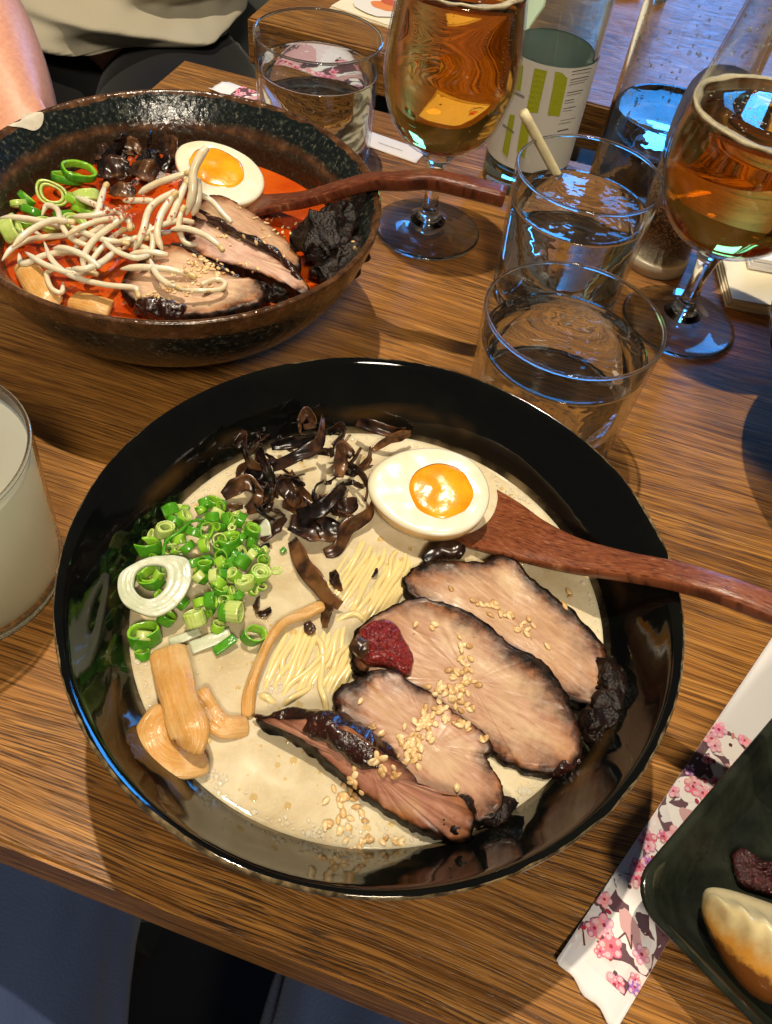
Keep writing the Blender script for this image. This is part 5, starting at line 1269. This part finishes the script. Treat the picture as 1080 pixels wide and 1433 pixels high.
# ------------------------------------------------------------------ paper sleeves
def flat_print(name, parent, polys, to_world):
    """polys: (list of (u,v), colour, layer); printed ink as thin faces on the paper"""
    V, F, C = [], [], []
    for pts, colr, lay in polys:
        cx = sum(p[0] for p in pts) / len(pts); cy2 = sum(p[1] for p in pts) / len(pts); b = len(V)
        V.append(to_world(cx, cy2, lay)); V += [to_world(u, v, lay) for u, v in pts]; n = len(pts)
        for j in range(n): F.append((b, b + 1 + j, b + 1 + (j + 1) % n))
        C += [colr] * (n + 1)
    me_o = mk(name, V, F, M['print'], parent, smooth=False)
    a = me_o.data.color_attributes.new('col', 'FLOAT_COLOR', 'POINT')
    for i, c in enumerate(C): a.data[i].color = (*c, 1)
    return me_o
def sleeve(label, A, B, w, print_range, seed, side=1, wav=0.0012, thick=0.0014, text=False):
    A = Vector(A); B = Vector(B); L = (B - A).length; ux = (B - A).normalized(); uy = Vector((0, 0, 1)).cross(ux)
    root = empty('chopstick_sleeve', A, label, 'chopstick sleeve')
    rr = random.Random(seed)
    nu, nv = 70, 14
    def hgt(u, v):
        a = 2 * v / w
        pil = thick * (0.35 + 0.65 * math.sqrt(max(0, 1 - abs(a) ** 2.6)))
        ed = max(0, 1 - u / .03)
        return pil + ed * 0.0014 * (0.5 + 0.5 * math.sin(v / w * 9 + 1.0 + seed)) * (1 if wav else 0) + wav * 0.25 * noise.noise(Vector((u * 60, v * 90, seed)))
    V, F = [], []
    for i in range(nu + 1):
        for j in range(nv + 1):
            u = L * i / nu; v = w * (j / nv - .5)
            us = u + (0.004 * (j / nv) * side + 0.0007 * math.sin(j * 1.1 + seed)) * max(0, 1 - u / .02)
            V.append(A + ux * us + uy * v + Vector((0, 0, hgt(u, v))))
    nt = len(V)
    for i in range(nu + 1):
        for j in range(nv + 1):
            q = V[i * (nv + 1) + j]; V.append(Vector((q.x, q.y, max(.0003, (q.z - hgt(L * i / nu, w * (j / nv - .5))) + hgt(L * i / nu, w * (j / nv - .5)) * (0.05 if 0 < j < nv else .8) + (.0018 * max(0, 1 - (L * i / nu) / .03) * (0.5 + 0.5 * math.sin((j / nv - .5) * 9 + 1.0 + seed)) * .8)))))
    W = nv + 1
    for i in range(nu):
        for j in range(nv):
            F.append((i * W + j, i * W + j + 1, (i + 1) * W + j + 1, (i + 1) * W + j)); F.append((nt + i * W + j, nt + (i + 1) * W + j, nt + (i + 1) * W + j + 1, nt + i * W + j + 1))
    for i in range(nu):
        for j in (0, nv): F.append((i * W + j, (i + 1) * W + j, nt + (i + 1) * W + j, nt + i * W + j))
    for j in range(nv):
        for i in (0, nu): F.append((i * W + j, i * W + j + 1, nt + i * W + j + 1, nt + i * W + j))
    mk('paper', V, F, M['paper'], root)
    def tw(u, v, lay): 
        v = max(-w * .498, min(w * .498, v)); return A + ux * u + uy * v + Vector((0, 0, hgt(u, v) + .00006 * (lay + 1)))
    u0, u1 = print_range; polys = []
    g = 26
    mauve = (0.135, 0.065, 0.080); pinkw = (0.80, 0.70, 0.70); pk = (0.72, 0.17, 0.26); pk2 = (0.78, 0.32, 0.38); red = (0.42, 0.03, 0.07); vio = (0.40, 0.16, 0.46); blush = (0.74, 0.50, 0.50)
    # ground tone in cells so that it follows the paper
    for i in range(g):
        for j in range(8):
            a, b = u0 + (u1 - u0) * i / g, u0 + (u1 - u0) * (i + 1) / g; c_, d = w * (j / 8 - .5), w * ((j + 1) / 8 - .5)
            n_ = noise.noise(Vector((i * .28 + seed, j * .34, seed * 2.0)))
            colr = mauve if n_ > .10 else ((0.76, 0.72, 0.70) if n_ > -.12 else (0.78, 0.66, 0.64))
            polys.append(([(a, c_), (b, c_), (b, d), (a, d)], colr, 0))
    def blob(u, v, ru, rv, ang, colr, lay, n=18, wob=.12):
        s0 = rr.uniform(0, 9); pts = []
        for k in range(n):
            t = 2 * PI * k / n; q = 1 + wob * noise.noise(Vector((math.cos(t) * 1.4 + s0, math.sin(t) * 1.4, s0)))
            x, y = ru * q * math.cos(t), rv * q * math.sin(t); pts.append((u + x * math.cos(ang) - y * math.sin(ang), v + x * math.sin(ang) + y * math.cos(ang)))
        pts = [(min(max(a, u0), u1), min(max(b, -w * .495), w * .495)) for a, b in pts]; polys.append((pts, colr, lay))
    for k in range(7): blob(u0 + (u1 - u0) * rr.random(), rr.uniform(-.4, .4) * w, .010, .006, rr.uniform(0, 3), mauve, 1, 22, .5)
    # small round songbirds between the branches
    birds = []
    for f, v in ((.20, .05), (.40, -.15), (.62, .12), (.86, -.05)):
        u = u0 + (u1 - u0) * f; v *= w; birds.append((u, v))
        blob(u - .002, v - .001, .0175, .0125, .9, mauve, 1, 26, .35)
        blob(u, v, .0150, .0090, .9, (0.84, 0.80, 0.76), 2, 26, .15); blob(u + .0075, v + .0050, .0055, .0048, .5, (0.84, 0.78, 0.74), 3); blob(u - .004, v - .0022, .0070, .0030, 1.0, (0.62, 0.36, 0.36), 4, 18, .3)
        blob(u + .0012, v - .0045, .0040, .0022, .8, (0.10, 0.055, 0.07), 5, 18, .4); blob(u + .0085, v + .0055, .0008, .0008, 0, (0.10, 0.03, 0.02), 6, 10, 0); blob(u + .0130, v + .0066, .0016, .0008, .4, (0.60, 0.22, 0.20), 5, 8, 0)
    def branch(p, q, wd):
        d = Vector((q[0] - p[0], q[1] - p[1])); n_ = Vector((-d.y, d.x)).normalized() * wd; polys.append(([(p[0] + n_.x, p[1] + n_.y), (q[0] + n_.x * .5, q[1] + n_.y * .5), (q[0] - n_.x * .5, q[1] - n_.y * .5), (p[0] - n_.x, p[1] - n_.y)], (0.13, 0.045, 0.05), 6))
    for k in range(16):
        f = (k + .5) / 16; u = u0 + (u1 - u0) * f; v = rr.uniform(-.44, .44) * w; p = (u, v)
        for _ in range(3):
            q = (min(max(p[0] + rr.uniform(-.006, .006), u0), u1), min(max(p[1] + rr.uniform(-.006, .006), -w * .48), w * .48)); branch(p, q, .00035); p = q
    for k in range(70):
        u = u0 + (u1 - u0) * ((k + rr.random()) / 70); v = rr.uniform(-.47, .47) * w; r = rr.uniform(.0018, .0040); colr = rr.choice([pk, pk, pk2, vio if rr.random() < .4 else pk2])
        if any(math.hypot(u - a, v - b) < .0095 for a, b in birds): continue
        a0 = rr.uniform(0, 6)
        for j in range(5):
            a = a0 + j * 2 * PI / 5; blob(u + r * .62 * math.cos(a), v + r * .62 * math.sin(a), r * .55, r * .46, a, tuple(min(1, x * rr.uniform(.8, 1.3)) for x in colr), 7 + k % 3, 12, .1)
        for j in range(5):
            a = a0 + j * 2 * PI / 5; blob(u + r * .80 * math.cos(a), v + r * .80 * math.sin(a), r * .26, r * .26, a, (0.80, 0.50, 0.54), 10, 9, .1)
        blob(u, v, r * .20, r * .20, 0, red, 11, 8, 0)
        if rr.random() < .5: blob(min(max(u + rr.uniform(-.005, .005), u0), u1), v + rr.uniform(-.004, .004), .0011, .0008, rr.random() * 3, red, 7, 10, .2)
    flat_print('blossom_print', root, polys, tw)
    if text:
        pl = []; x = L - .036
        while x < L - .016:
            q = rr.uniform(.0003, .0011); pl.append(([(x, -.0018), (x + q, -.0018), (x + q, -.0028 - rr.uniform(0, .0004)), (x, -.0028)], (0.34, 0.33, 0.26), 2)); x += q + .0003
        flat_print('small_lettering', root, pl, tw)
    return root
lA, lB = P(768, 1357), P(1080, 892); dirn = (lB - lA).normalized(); nrm = Vector((0, 0, 1)).cross(dirn)
ww = abs((P(936, 1316) - lA).dot(nrm))
off = nrm * (-ww / 2 if (P(936, 1316) - lA).dot(nrm) < 0 else ww / 2)
def along(px): return (P(*px) - lA).dot(dirn)
sleeve('white paper chopstick sleeve printed with pink blossoms beside the dark plate', lA + off, lA + off + dirn * .235, ww, (along((800, 1330)), along((1010, 1010))), 3)
fA, fB = P(303, 120), P(590, 221)
sleeve('white paper sleeve with pink print under the farthest tumbler', fA, fB, .0215, (.018, (P(505, 190) - fA).length), 6, wav=0.0006, text=True)

# ------------------------------------------------------------------ dark plate, dumpling
def rrect(hx, hy, r, n=8):
    out = []
    for (sx, sy, a0) in ((1, 1, 0), (-1, 1, PI / 2), (-1, -1, PI), (1, -1, 1.5 * PI)):
        for k in range(n + 1):
            a = a0 + PI / 2 * k / n; out.append((sx * (hx - r) + r * math.cos(a), sy * (hy - r) + r * math.sin(a)))
    return out
PZ = .027
pc = P(891, 1246, PZ); d1 = (P(1080, 1000, PZ) - P(905, 1205, PZ)).normalized(); d2 = (P(1072, 1432, PZ) - P(935, 1302, PZ)).normalized()
ang = math.degrees(math.acos(d1.dot(d2)))
d2 = (d2 - d1 * d1.dot(d2)).normalized()
PLX, PLY = .20, .13
cor = P(874, 1247, PZ)
pcen = cor + d1 * PLX / 2 + d2 * PLY / 2; pcen.z = 0
def pw(x, y, z): return Vector((pcen.x, pcen.y, 0)) + Vector((d1.x, d1.y, 0)) * x + Vector((d2.x, d2.y, 0)) * y + Vector((0, 0, z))
loops = [(.100 - .024, .065 - .024, .010, .0004), (.100 - .020, .065 - .020, .012, .0002), (.100 - .017, .065 - .017, .012, .0035), (.100 - .004, .065 - .004, .014, .0225), (.100, .065, .014, .0262), (.0996, .0646, .014, .0272), (.0985, .0635, .013, .0274), (.0972, .0622, .0125, .0268), (.0955, .0605, .012, .0245), (.086, .051, .012, .0095), (.082, .047, .012, .0065), (.074, .039, .012, .0050)]
V, F = [], []; nl = len(rrect(1, 1, .1))
for hx, hy, r, z in loops:
    for x, y in rrect(hx, hy, r): V.append(pw(x, y, z + .0003 * nz((x, y, 0), 60)))
for i in range(len(loops) - 1):
    for j in range(nl): F.append((i * nl + j, (i + 1) * nl + j, (i + 1) * nl + (j + 1) % nl, i * nl + (j + 1) % nl))
F.append(tuple(range(nl))); F.append(tuple((len(loops) - 1) * nl + j for j in range(nl)))
tag(mk('serving_plate', V, F, M['plate']), 'dark green black rectangular plate holding the dumpling', 'plate')
def gyoza():
    # crescent dumpling: axis along the seam
    a = P(1004, 1262, .030); b = P(1190, 1336, .028); n = 40; m_ = 26
    ax = (b - a); L = ax.length; ax.normalize(); side = Vector((0, 0, 1)).cross(ax).normalized()
    V, F, FR = [], [], []
    for i in range(n + 1):
        t = i / n; k = max(0.03, math.sin(PI * (0.02 + .96 * t)) ** 0.55)
        arc = side * (0.010 * (2 * t - 1) ** 2)
        base = a + ax * (L * t) + arc; base.z = 0
        for j in range(m_):
            s = j / m_; th = 2 * PI * s
            # section: flat fried bottom, bulging flanks, pinched pleated crest
            x = 0.0160 * k * math.cos(th) * (1 - .35 * max(0, math.sin(th)) ** 2); z = 0.0125 * k * math.sin(th)
            if math.sin(th) > .8:
                z += .0060 * k * (math.sin(th) - .8) / .2; x += .0012 * math.sin(t * 46) * (math.sin(th) - .8) / .2
            if z < -.0095 * k: z = -.0095 * k
            p = base + side * (x - .006) + Vector((0, 0, .0200 + z - .004 * (1 - k)))
            V.append(p); FR.append(max(0, min(1.15, .42 - x / .016 * .95 - z / .0125 * .22)))
    for i in range(n):
        for j in range(m_): F.append((i * m_ + j, i * m_ + (j + 1) % m_, (i + 1) * m_ + (j + 1) % m_, (i + 1) * m_ + j))
    F.append(tuple(range(m_))); F.append(tuple(n * m_ + j for j in range(m_)))
    tag(mk('dumpling', V, F, M['gyoza'], subsurf=1, attrs=dict(fry=FR)), 'pan fried pleated dumpling on the dark plate', 'dumpling')
gyoza()
mound('chili_paste', 'dark red chili paste smeared on the dark plate', 'chili paste', [(1024, 1200), (1036, 1186), (1052, 1196), (1070, 1206), (1110, 1210), (1130, 1240), (1100, 1255), (1062, 1248), (1035, 1236)], lambda x, y: .0075, .0016, M['paste2'], 61, .0024)

# ------------------------------------------------------------------ napkins, menu card
def folded(name, label, cat, corners, h, layers, mat, seed=0):
    """stack of folded sheets: corners are 4 world points"""
    root = empty(name, corners[0], label, cat); c = [Vector(p) for p in corners]; t = h / layers
    for k in range(layers):
        s = 1 - .012 * k; cen = sum(c, Vector()) / 4; V, F = [], []; g = 14
        for zz in (0, 1):
            for i in range(g + 1):
                for j in range(g + 1):
                    u, v = i / g, j / g; p = (c[0] * (1 - u) + c[1] * u) * (1 - v) + (c[3] * (1 - u) + c[2] * u) * v
                    p = cen + (p - cen) * s + Vector((.0005 * nz((k, 0, 0), 3.1, seed), .0005 * nz((0, k, 0), 3.3, seed), 0))
                    V.append(p + Vector((0, 0, t * k + (t * .92 if zz else 0.0002) + .0006 * nz(p, 40, seed + k * .1) * (1 if k else 0))))
        W = g + 1; o_ = W * W
        for i in range(g):
            for j in range(g):
                F.append((o_ + i * W + j, o_ + (i + 1) * W + j, o_ + (i + 1) * W + j + 1, o_ + i * W + j + 1)); F.append((i * W + j, i * W + j + 1, (i + 1) * W + j + 1, (i + 1) * W + j))
            for j in (0, g): F.append((i * W + j, (i + 1) * W + j, o_ + (i + 1) * W + j, o_ + i * W + j)); F.append((j * W + i, j * W + i + 1, o_ + j * W + i + 1, o_ + j * W + i))
        mk('sheet', V, F, mat, root, smooth=False)
    return root
n0 = P(1014, 431, 0); ex = (P(1080, 443, 0) - n0).normalized(); ey = Vector((-ex.y, ex.x, 0))
if ey.y < 0: ey = -ey
folded('napkin', 'stack of cream paper napkins beside the stemmed beer glass', 'napkin', [n0, n0 + ex * .12, n0 + ex * .12 + ey * .12, n0 + ey * .066 - ex * .004], .0075, 4, M['cream'], 2)
n1 = P(1046, 376, .0085)
folded('napkin', 'small white folded napkin lying on the cream napkins', 'napkin', [n1, n1 + ex * .10, n1 + ex * .10 + ey * .07, n1 + ey * .07], .0085, 3, M['paper'], 5)
mA = P(461, 13, 0); mB = P(545, 41, 0); mx_ = (mB - mA).normalized(); my_ = Vector((-mx_.y, mx_.x, 0))
if my_.y < 0: my_ = -my_
mroot = folded('menu_card', 'cream menu card with an orange food picture on the table across the gap', 'menu', [mA, mA + mx_ * .15, mA + mx_ * .15 + my_ * .21, mA + my_ * .21], .003, 2, M['cream'], 7)
fz = .0040
polys = []
rr_ = random.Random(2)
def mblob(px, py, ru, rv, colr, lay):
    q = P(px, py, fz); pts = []
    for k in range(16):
        t = 2 * PI * k / 16; w_ = 1 + .25 * noise.noise(Vector((math.cos(t) * 1.4, math.sin(t) * 1.4, px)))
        d_ = mx_ * (ru * w_ * math.cos(t)) + my_ * (rv * w_ * math.sin(t)); pts.append((q.x + d_.x, q.y + d_.y))
    polys.append((pts, colr, lay))
mblob(528, 10, .024, .020, (.74, .70, .62), 1); mblob(538, 9, .014, .010, (.70, .22, .06), 2); mblob(546, 4, .009, .007, (.50, .10, .04), 3)
flat_print('food_picture', mroot, polys, lambda u, v, lay: Vector((u, v, fz + .0002 * lay)))

# ------------------------------------------------------------------ people
def loft(rings, mat, name, parent, seed, fold, N=40, freq=22, sub=1, drape=0.0):
    """rings: (center, rx-vector, ry-vector)"""
    n = len(rings); V, F = [], []; M_ = n * (14 if drape else 5)
    C = cr([tuple(r[0]) + tuple(r[1]) + tuple(r[2]) for r in rings], M_)
    for q in C:
        c, a, b = Vector(q[0:3]), Vector(q[3:6]), Vector(q[6:9])
        for j in range(N):
            t = 2 * PI * j / N; d = a * math.cos(t) + b * math.sin(t); p = c + d
            f = noise.noise(Vector((p.x * freq * .5 + seed, p.y * freq * .5, p.z * freq * 1.5))) + .5 * noise.noise(Vector((p.x * freq * 1.3, p.y * freq * 1.3 + seed, p.z * freq * 3)))
            if drape: f += drape * (1 - abs(noise.noise(Vector((p.x * 5 + seed, p.y * 5, p.z * 26 + p.x * 7)))) * 3.0)
            V.append(p + d.normalized() * fold * f)
    for i in range(M_ - 1):
        for j in range(N): F.append((i * N + j, i * N + (j + 1) % N, (i + 1) * N + (j + 1) % N, (i + 1) * N + j))
    F.append(tuple(range(N))); F.append(tuple((M_ - 1) * N + j for j in range(N)))
    return mk(name, V, F, mat, parent, subsurf=sub)
def skin_body(name, parent, verts, edges, radii, mat, root_i=0, sub=2):
    off_ = parent_origin(parent)
    me = bpy.data.meshes.new(name); me.from_pydata([Vector(v) - off_ for v in verts], edges, []); me.materials.append(mat)
    o = bpy.data.objects.new(name, me); col.objects.link(o); o.parent = parent
    o.modifiers.new('skin', 'SKIN').use_smooth_shade = True
    sk = me.skin_vertices[0].data
    for i, r in enumerate(radii): sk[i].radius = (r, r)
    sk[root_i].use_root = True
    s = o.modifiers.new('sub', 'SUBSURF'); s.levels = sub; s.render_levels = sub; return o
# seated person beyond the end of the table
hip = Vector((-.455, 1.07, -.22))
pr = empty('person', (hip.x, hip.y, -.74), 'seated person in a pale shirt and black trousers with one bare forearm on the table', 'person')
wr = P(14, 165, .030); el = P(-70, -40, .070)
hd = (wr - el).normalized()
bv = [hip, hip + Vector((0, .03, .25)), hip + Vector((0, .02, .42)), hip + Vector((-.17, .0, .40)), Vector((-.60, .86, .12)), el.lerp(wr, .55), wr]
be = [(0, 1), (1, 2), (2, 3), (3, 4), (4, 5), (5, 6)]; br = [.12, .11, .08, .055, .050, .046, .033]
sd = Vector((-hd.y, hd.x, 0)).normalized()
palm = wr + hd * .045 + Vector((0, 0, -.008)); bv.append(palm); be.append((6, 7)); br.append(.024)
for k, ln in enumerate((.062, .070, .066, .052)):
    b0 = palm + hd * .022 + sd * (.030 - .020 * k); i0 = len(bv)
    bv += [b0, b0 + hd * ln * .5 + Vector((0, 0, .004)), b0 + hd * ln + Vector((0, 0, -.012))]; be += [(7, i0), (i0, i0 + 1), (i0 + 1, i0 + 2)]; br += [.010, .0090, .0075]
i0 = len(bv); bv += [palm + sd * .034 - hd * .012, palm + sd * .050 + hd * .016]; be += [(7, i0), (i0, i0 + 1)]; br += [.011, .009]
skin_body('body', pr, bv, be, br, M['skin'])
loft([(hip + Vector((.0, .0, .085)), Vector((.165, .01, .01)), Vector((0, .150, -.015))), (hip + Vector((.0, .0, .12)), Vector((.178, .01, 0)), Vector((0, .165, .0))), (hip + Vector((0, .02, .20)), Vector((.172, 0, 0)), Vector((0, .150, 0))), (hip + Vector((0, .03, .32)), Vector((.18, 0, 0)), Vector((0, .13, 0))), (hip + Vector((0, .02, .43)), Vector((.15, 0, 0)), Vector((0, .09, 0)))], M['shirt'], 'shirt', pr, 3, .015, N=110, freq=20, drape=1.1)
for s_ in (-1, 1):
    k0 = hip + Vector((.02 + .085 * s_, .0, .01)); k1 = k0 + Vector((.06 + .02 * s_, -.44, .02)); k2 = k1 + Vector((.0, -.02, -.42))
    loft([(k0, Vector((.105, .02, 0)), Vector((0, .02, .095))), (k0.lerp(k1, .5), Vector((.090, .02, 0)), Vector((0, .02, .082))), (k1 - Vector((0, 0, .02)), Vector((.068, .02, 0)), Vector((0, .045, .050))), (k1.lerp(k2, .5), Vector((.062, 0, 0)), Vector((0, .062, 0))), (k2, Vector((.055, 0, 0)), Vector((0, .055, 0)))], M['black'], 'trouser_leg', pr, 5 + s_, .006)
# grey bench seat behind
V, F = box((-.32, 1.32, -.62), .95, .40, .44, TH)
broot = empty('bench', (-.32, 1.32, -.74), 'grey upholstered bench behind the seated person', 'bench')
mk('seat', V, F, M['seat'], broot, smooth=False)
V, F = box((-.30, 1.55, -.74), 1.1, .10, .95, TH); mk('backrest', V, F, M['seat'], broot, smooth=False)
# lap of the person sitting at the near side
lap = empty('person', (-.03, -.15, -.74), 'lap in dark blue jeans below the near edge of the oak table', 'person')
for s_, x0 in ((-1, -.160), (1, .048)):
    k0 = Vector((x0, -.30, -.205)); k1 = Vector((x0 + .02 * s_, .17, -.175)); k2 = k1 + Vector((0, .04, -.42))
    loft([(k0, Vector((.105, 0, 0)), Vector((0, .01, .090))), (k0.lerp(k1, .55), Vector((.092, 0, 0)), Vector((0, .01, .080))), (k1 - Vector((0, 0, .015)), Vector((.072, 0, 0)), Vector((0, .045, .052))), (k1.lerp(k2, .5), Vector((.064, 0, 0)), Vector((0, .062, 0))), (k2, Vector((.056, 0, 0)), Vector((0, .056, 0)))], M['denim'], 'trouser_leg', lap, 15 + s_, .010, N=80, freq=30)
skin_body('body', lap, [Vector((-.03, -.36, -.20)), Vector((-.155, -.28, -.205)), Vector((-.17, .16, -.185)), Vector((.09, -.28, -.205)), Vector((.105, .16, -.185))], [(0, 1), (1, 2), (0, 3), (3, 4)], [.08, .06, .035, .06, .035], M['skin'], sub=1)

# let the lamp's light be focused through the water onto the tabletop
pend.data.cycles.is_caustics_light = True
for o in col.objects:
    if o.type != 'MESH': continue
    if o.name.startswith('water') or 'caster' in o: o.cycles.is_caustics_caster = True
    elif o.name.startswith('tabletop'): o.cycles.is_caustics_receiver = True
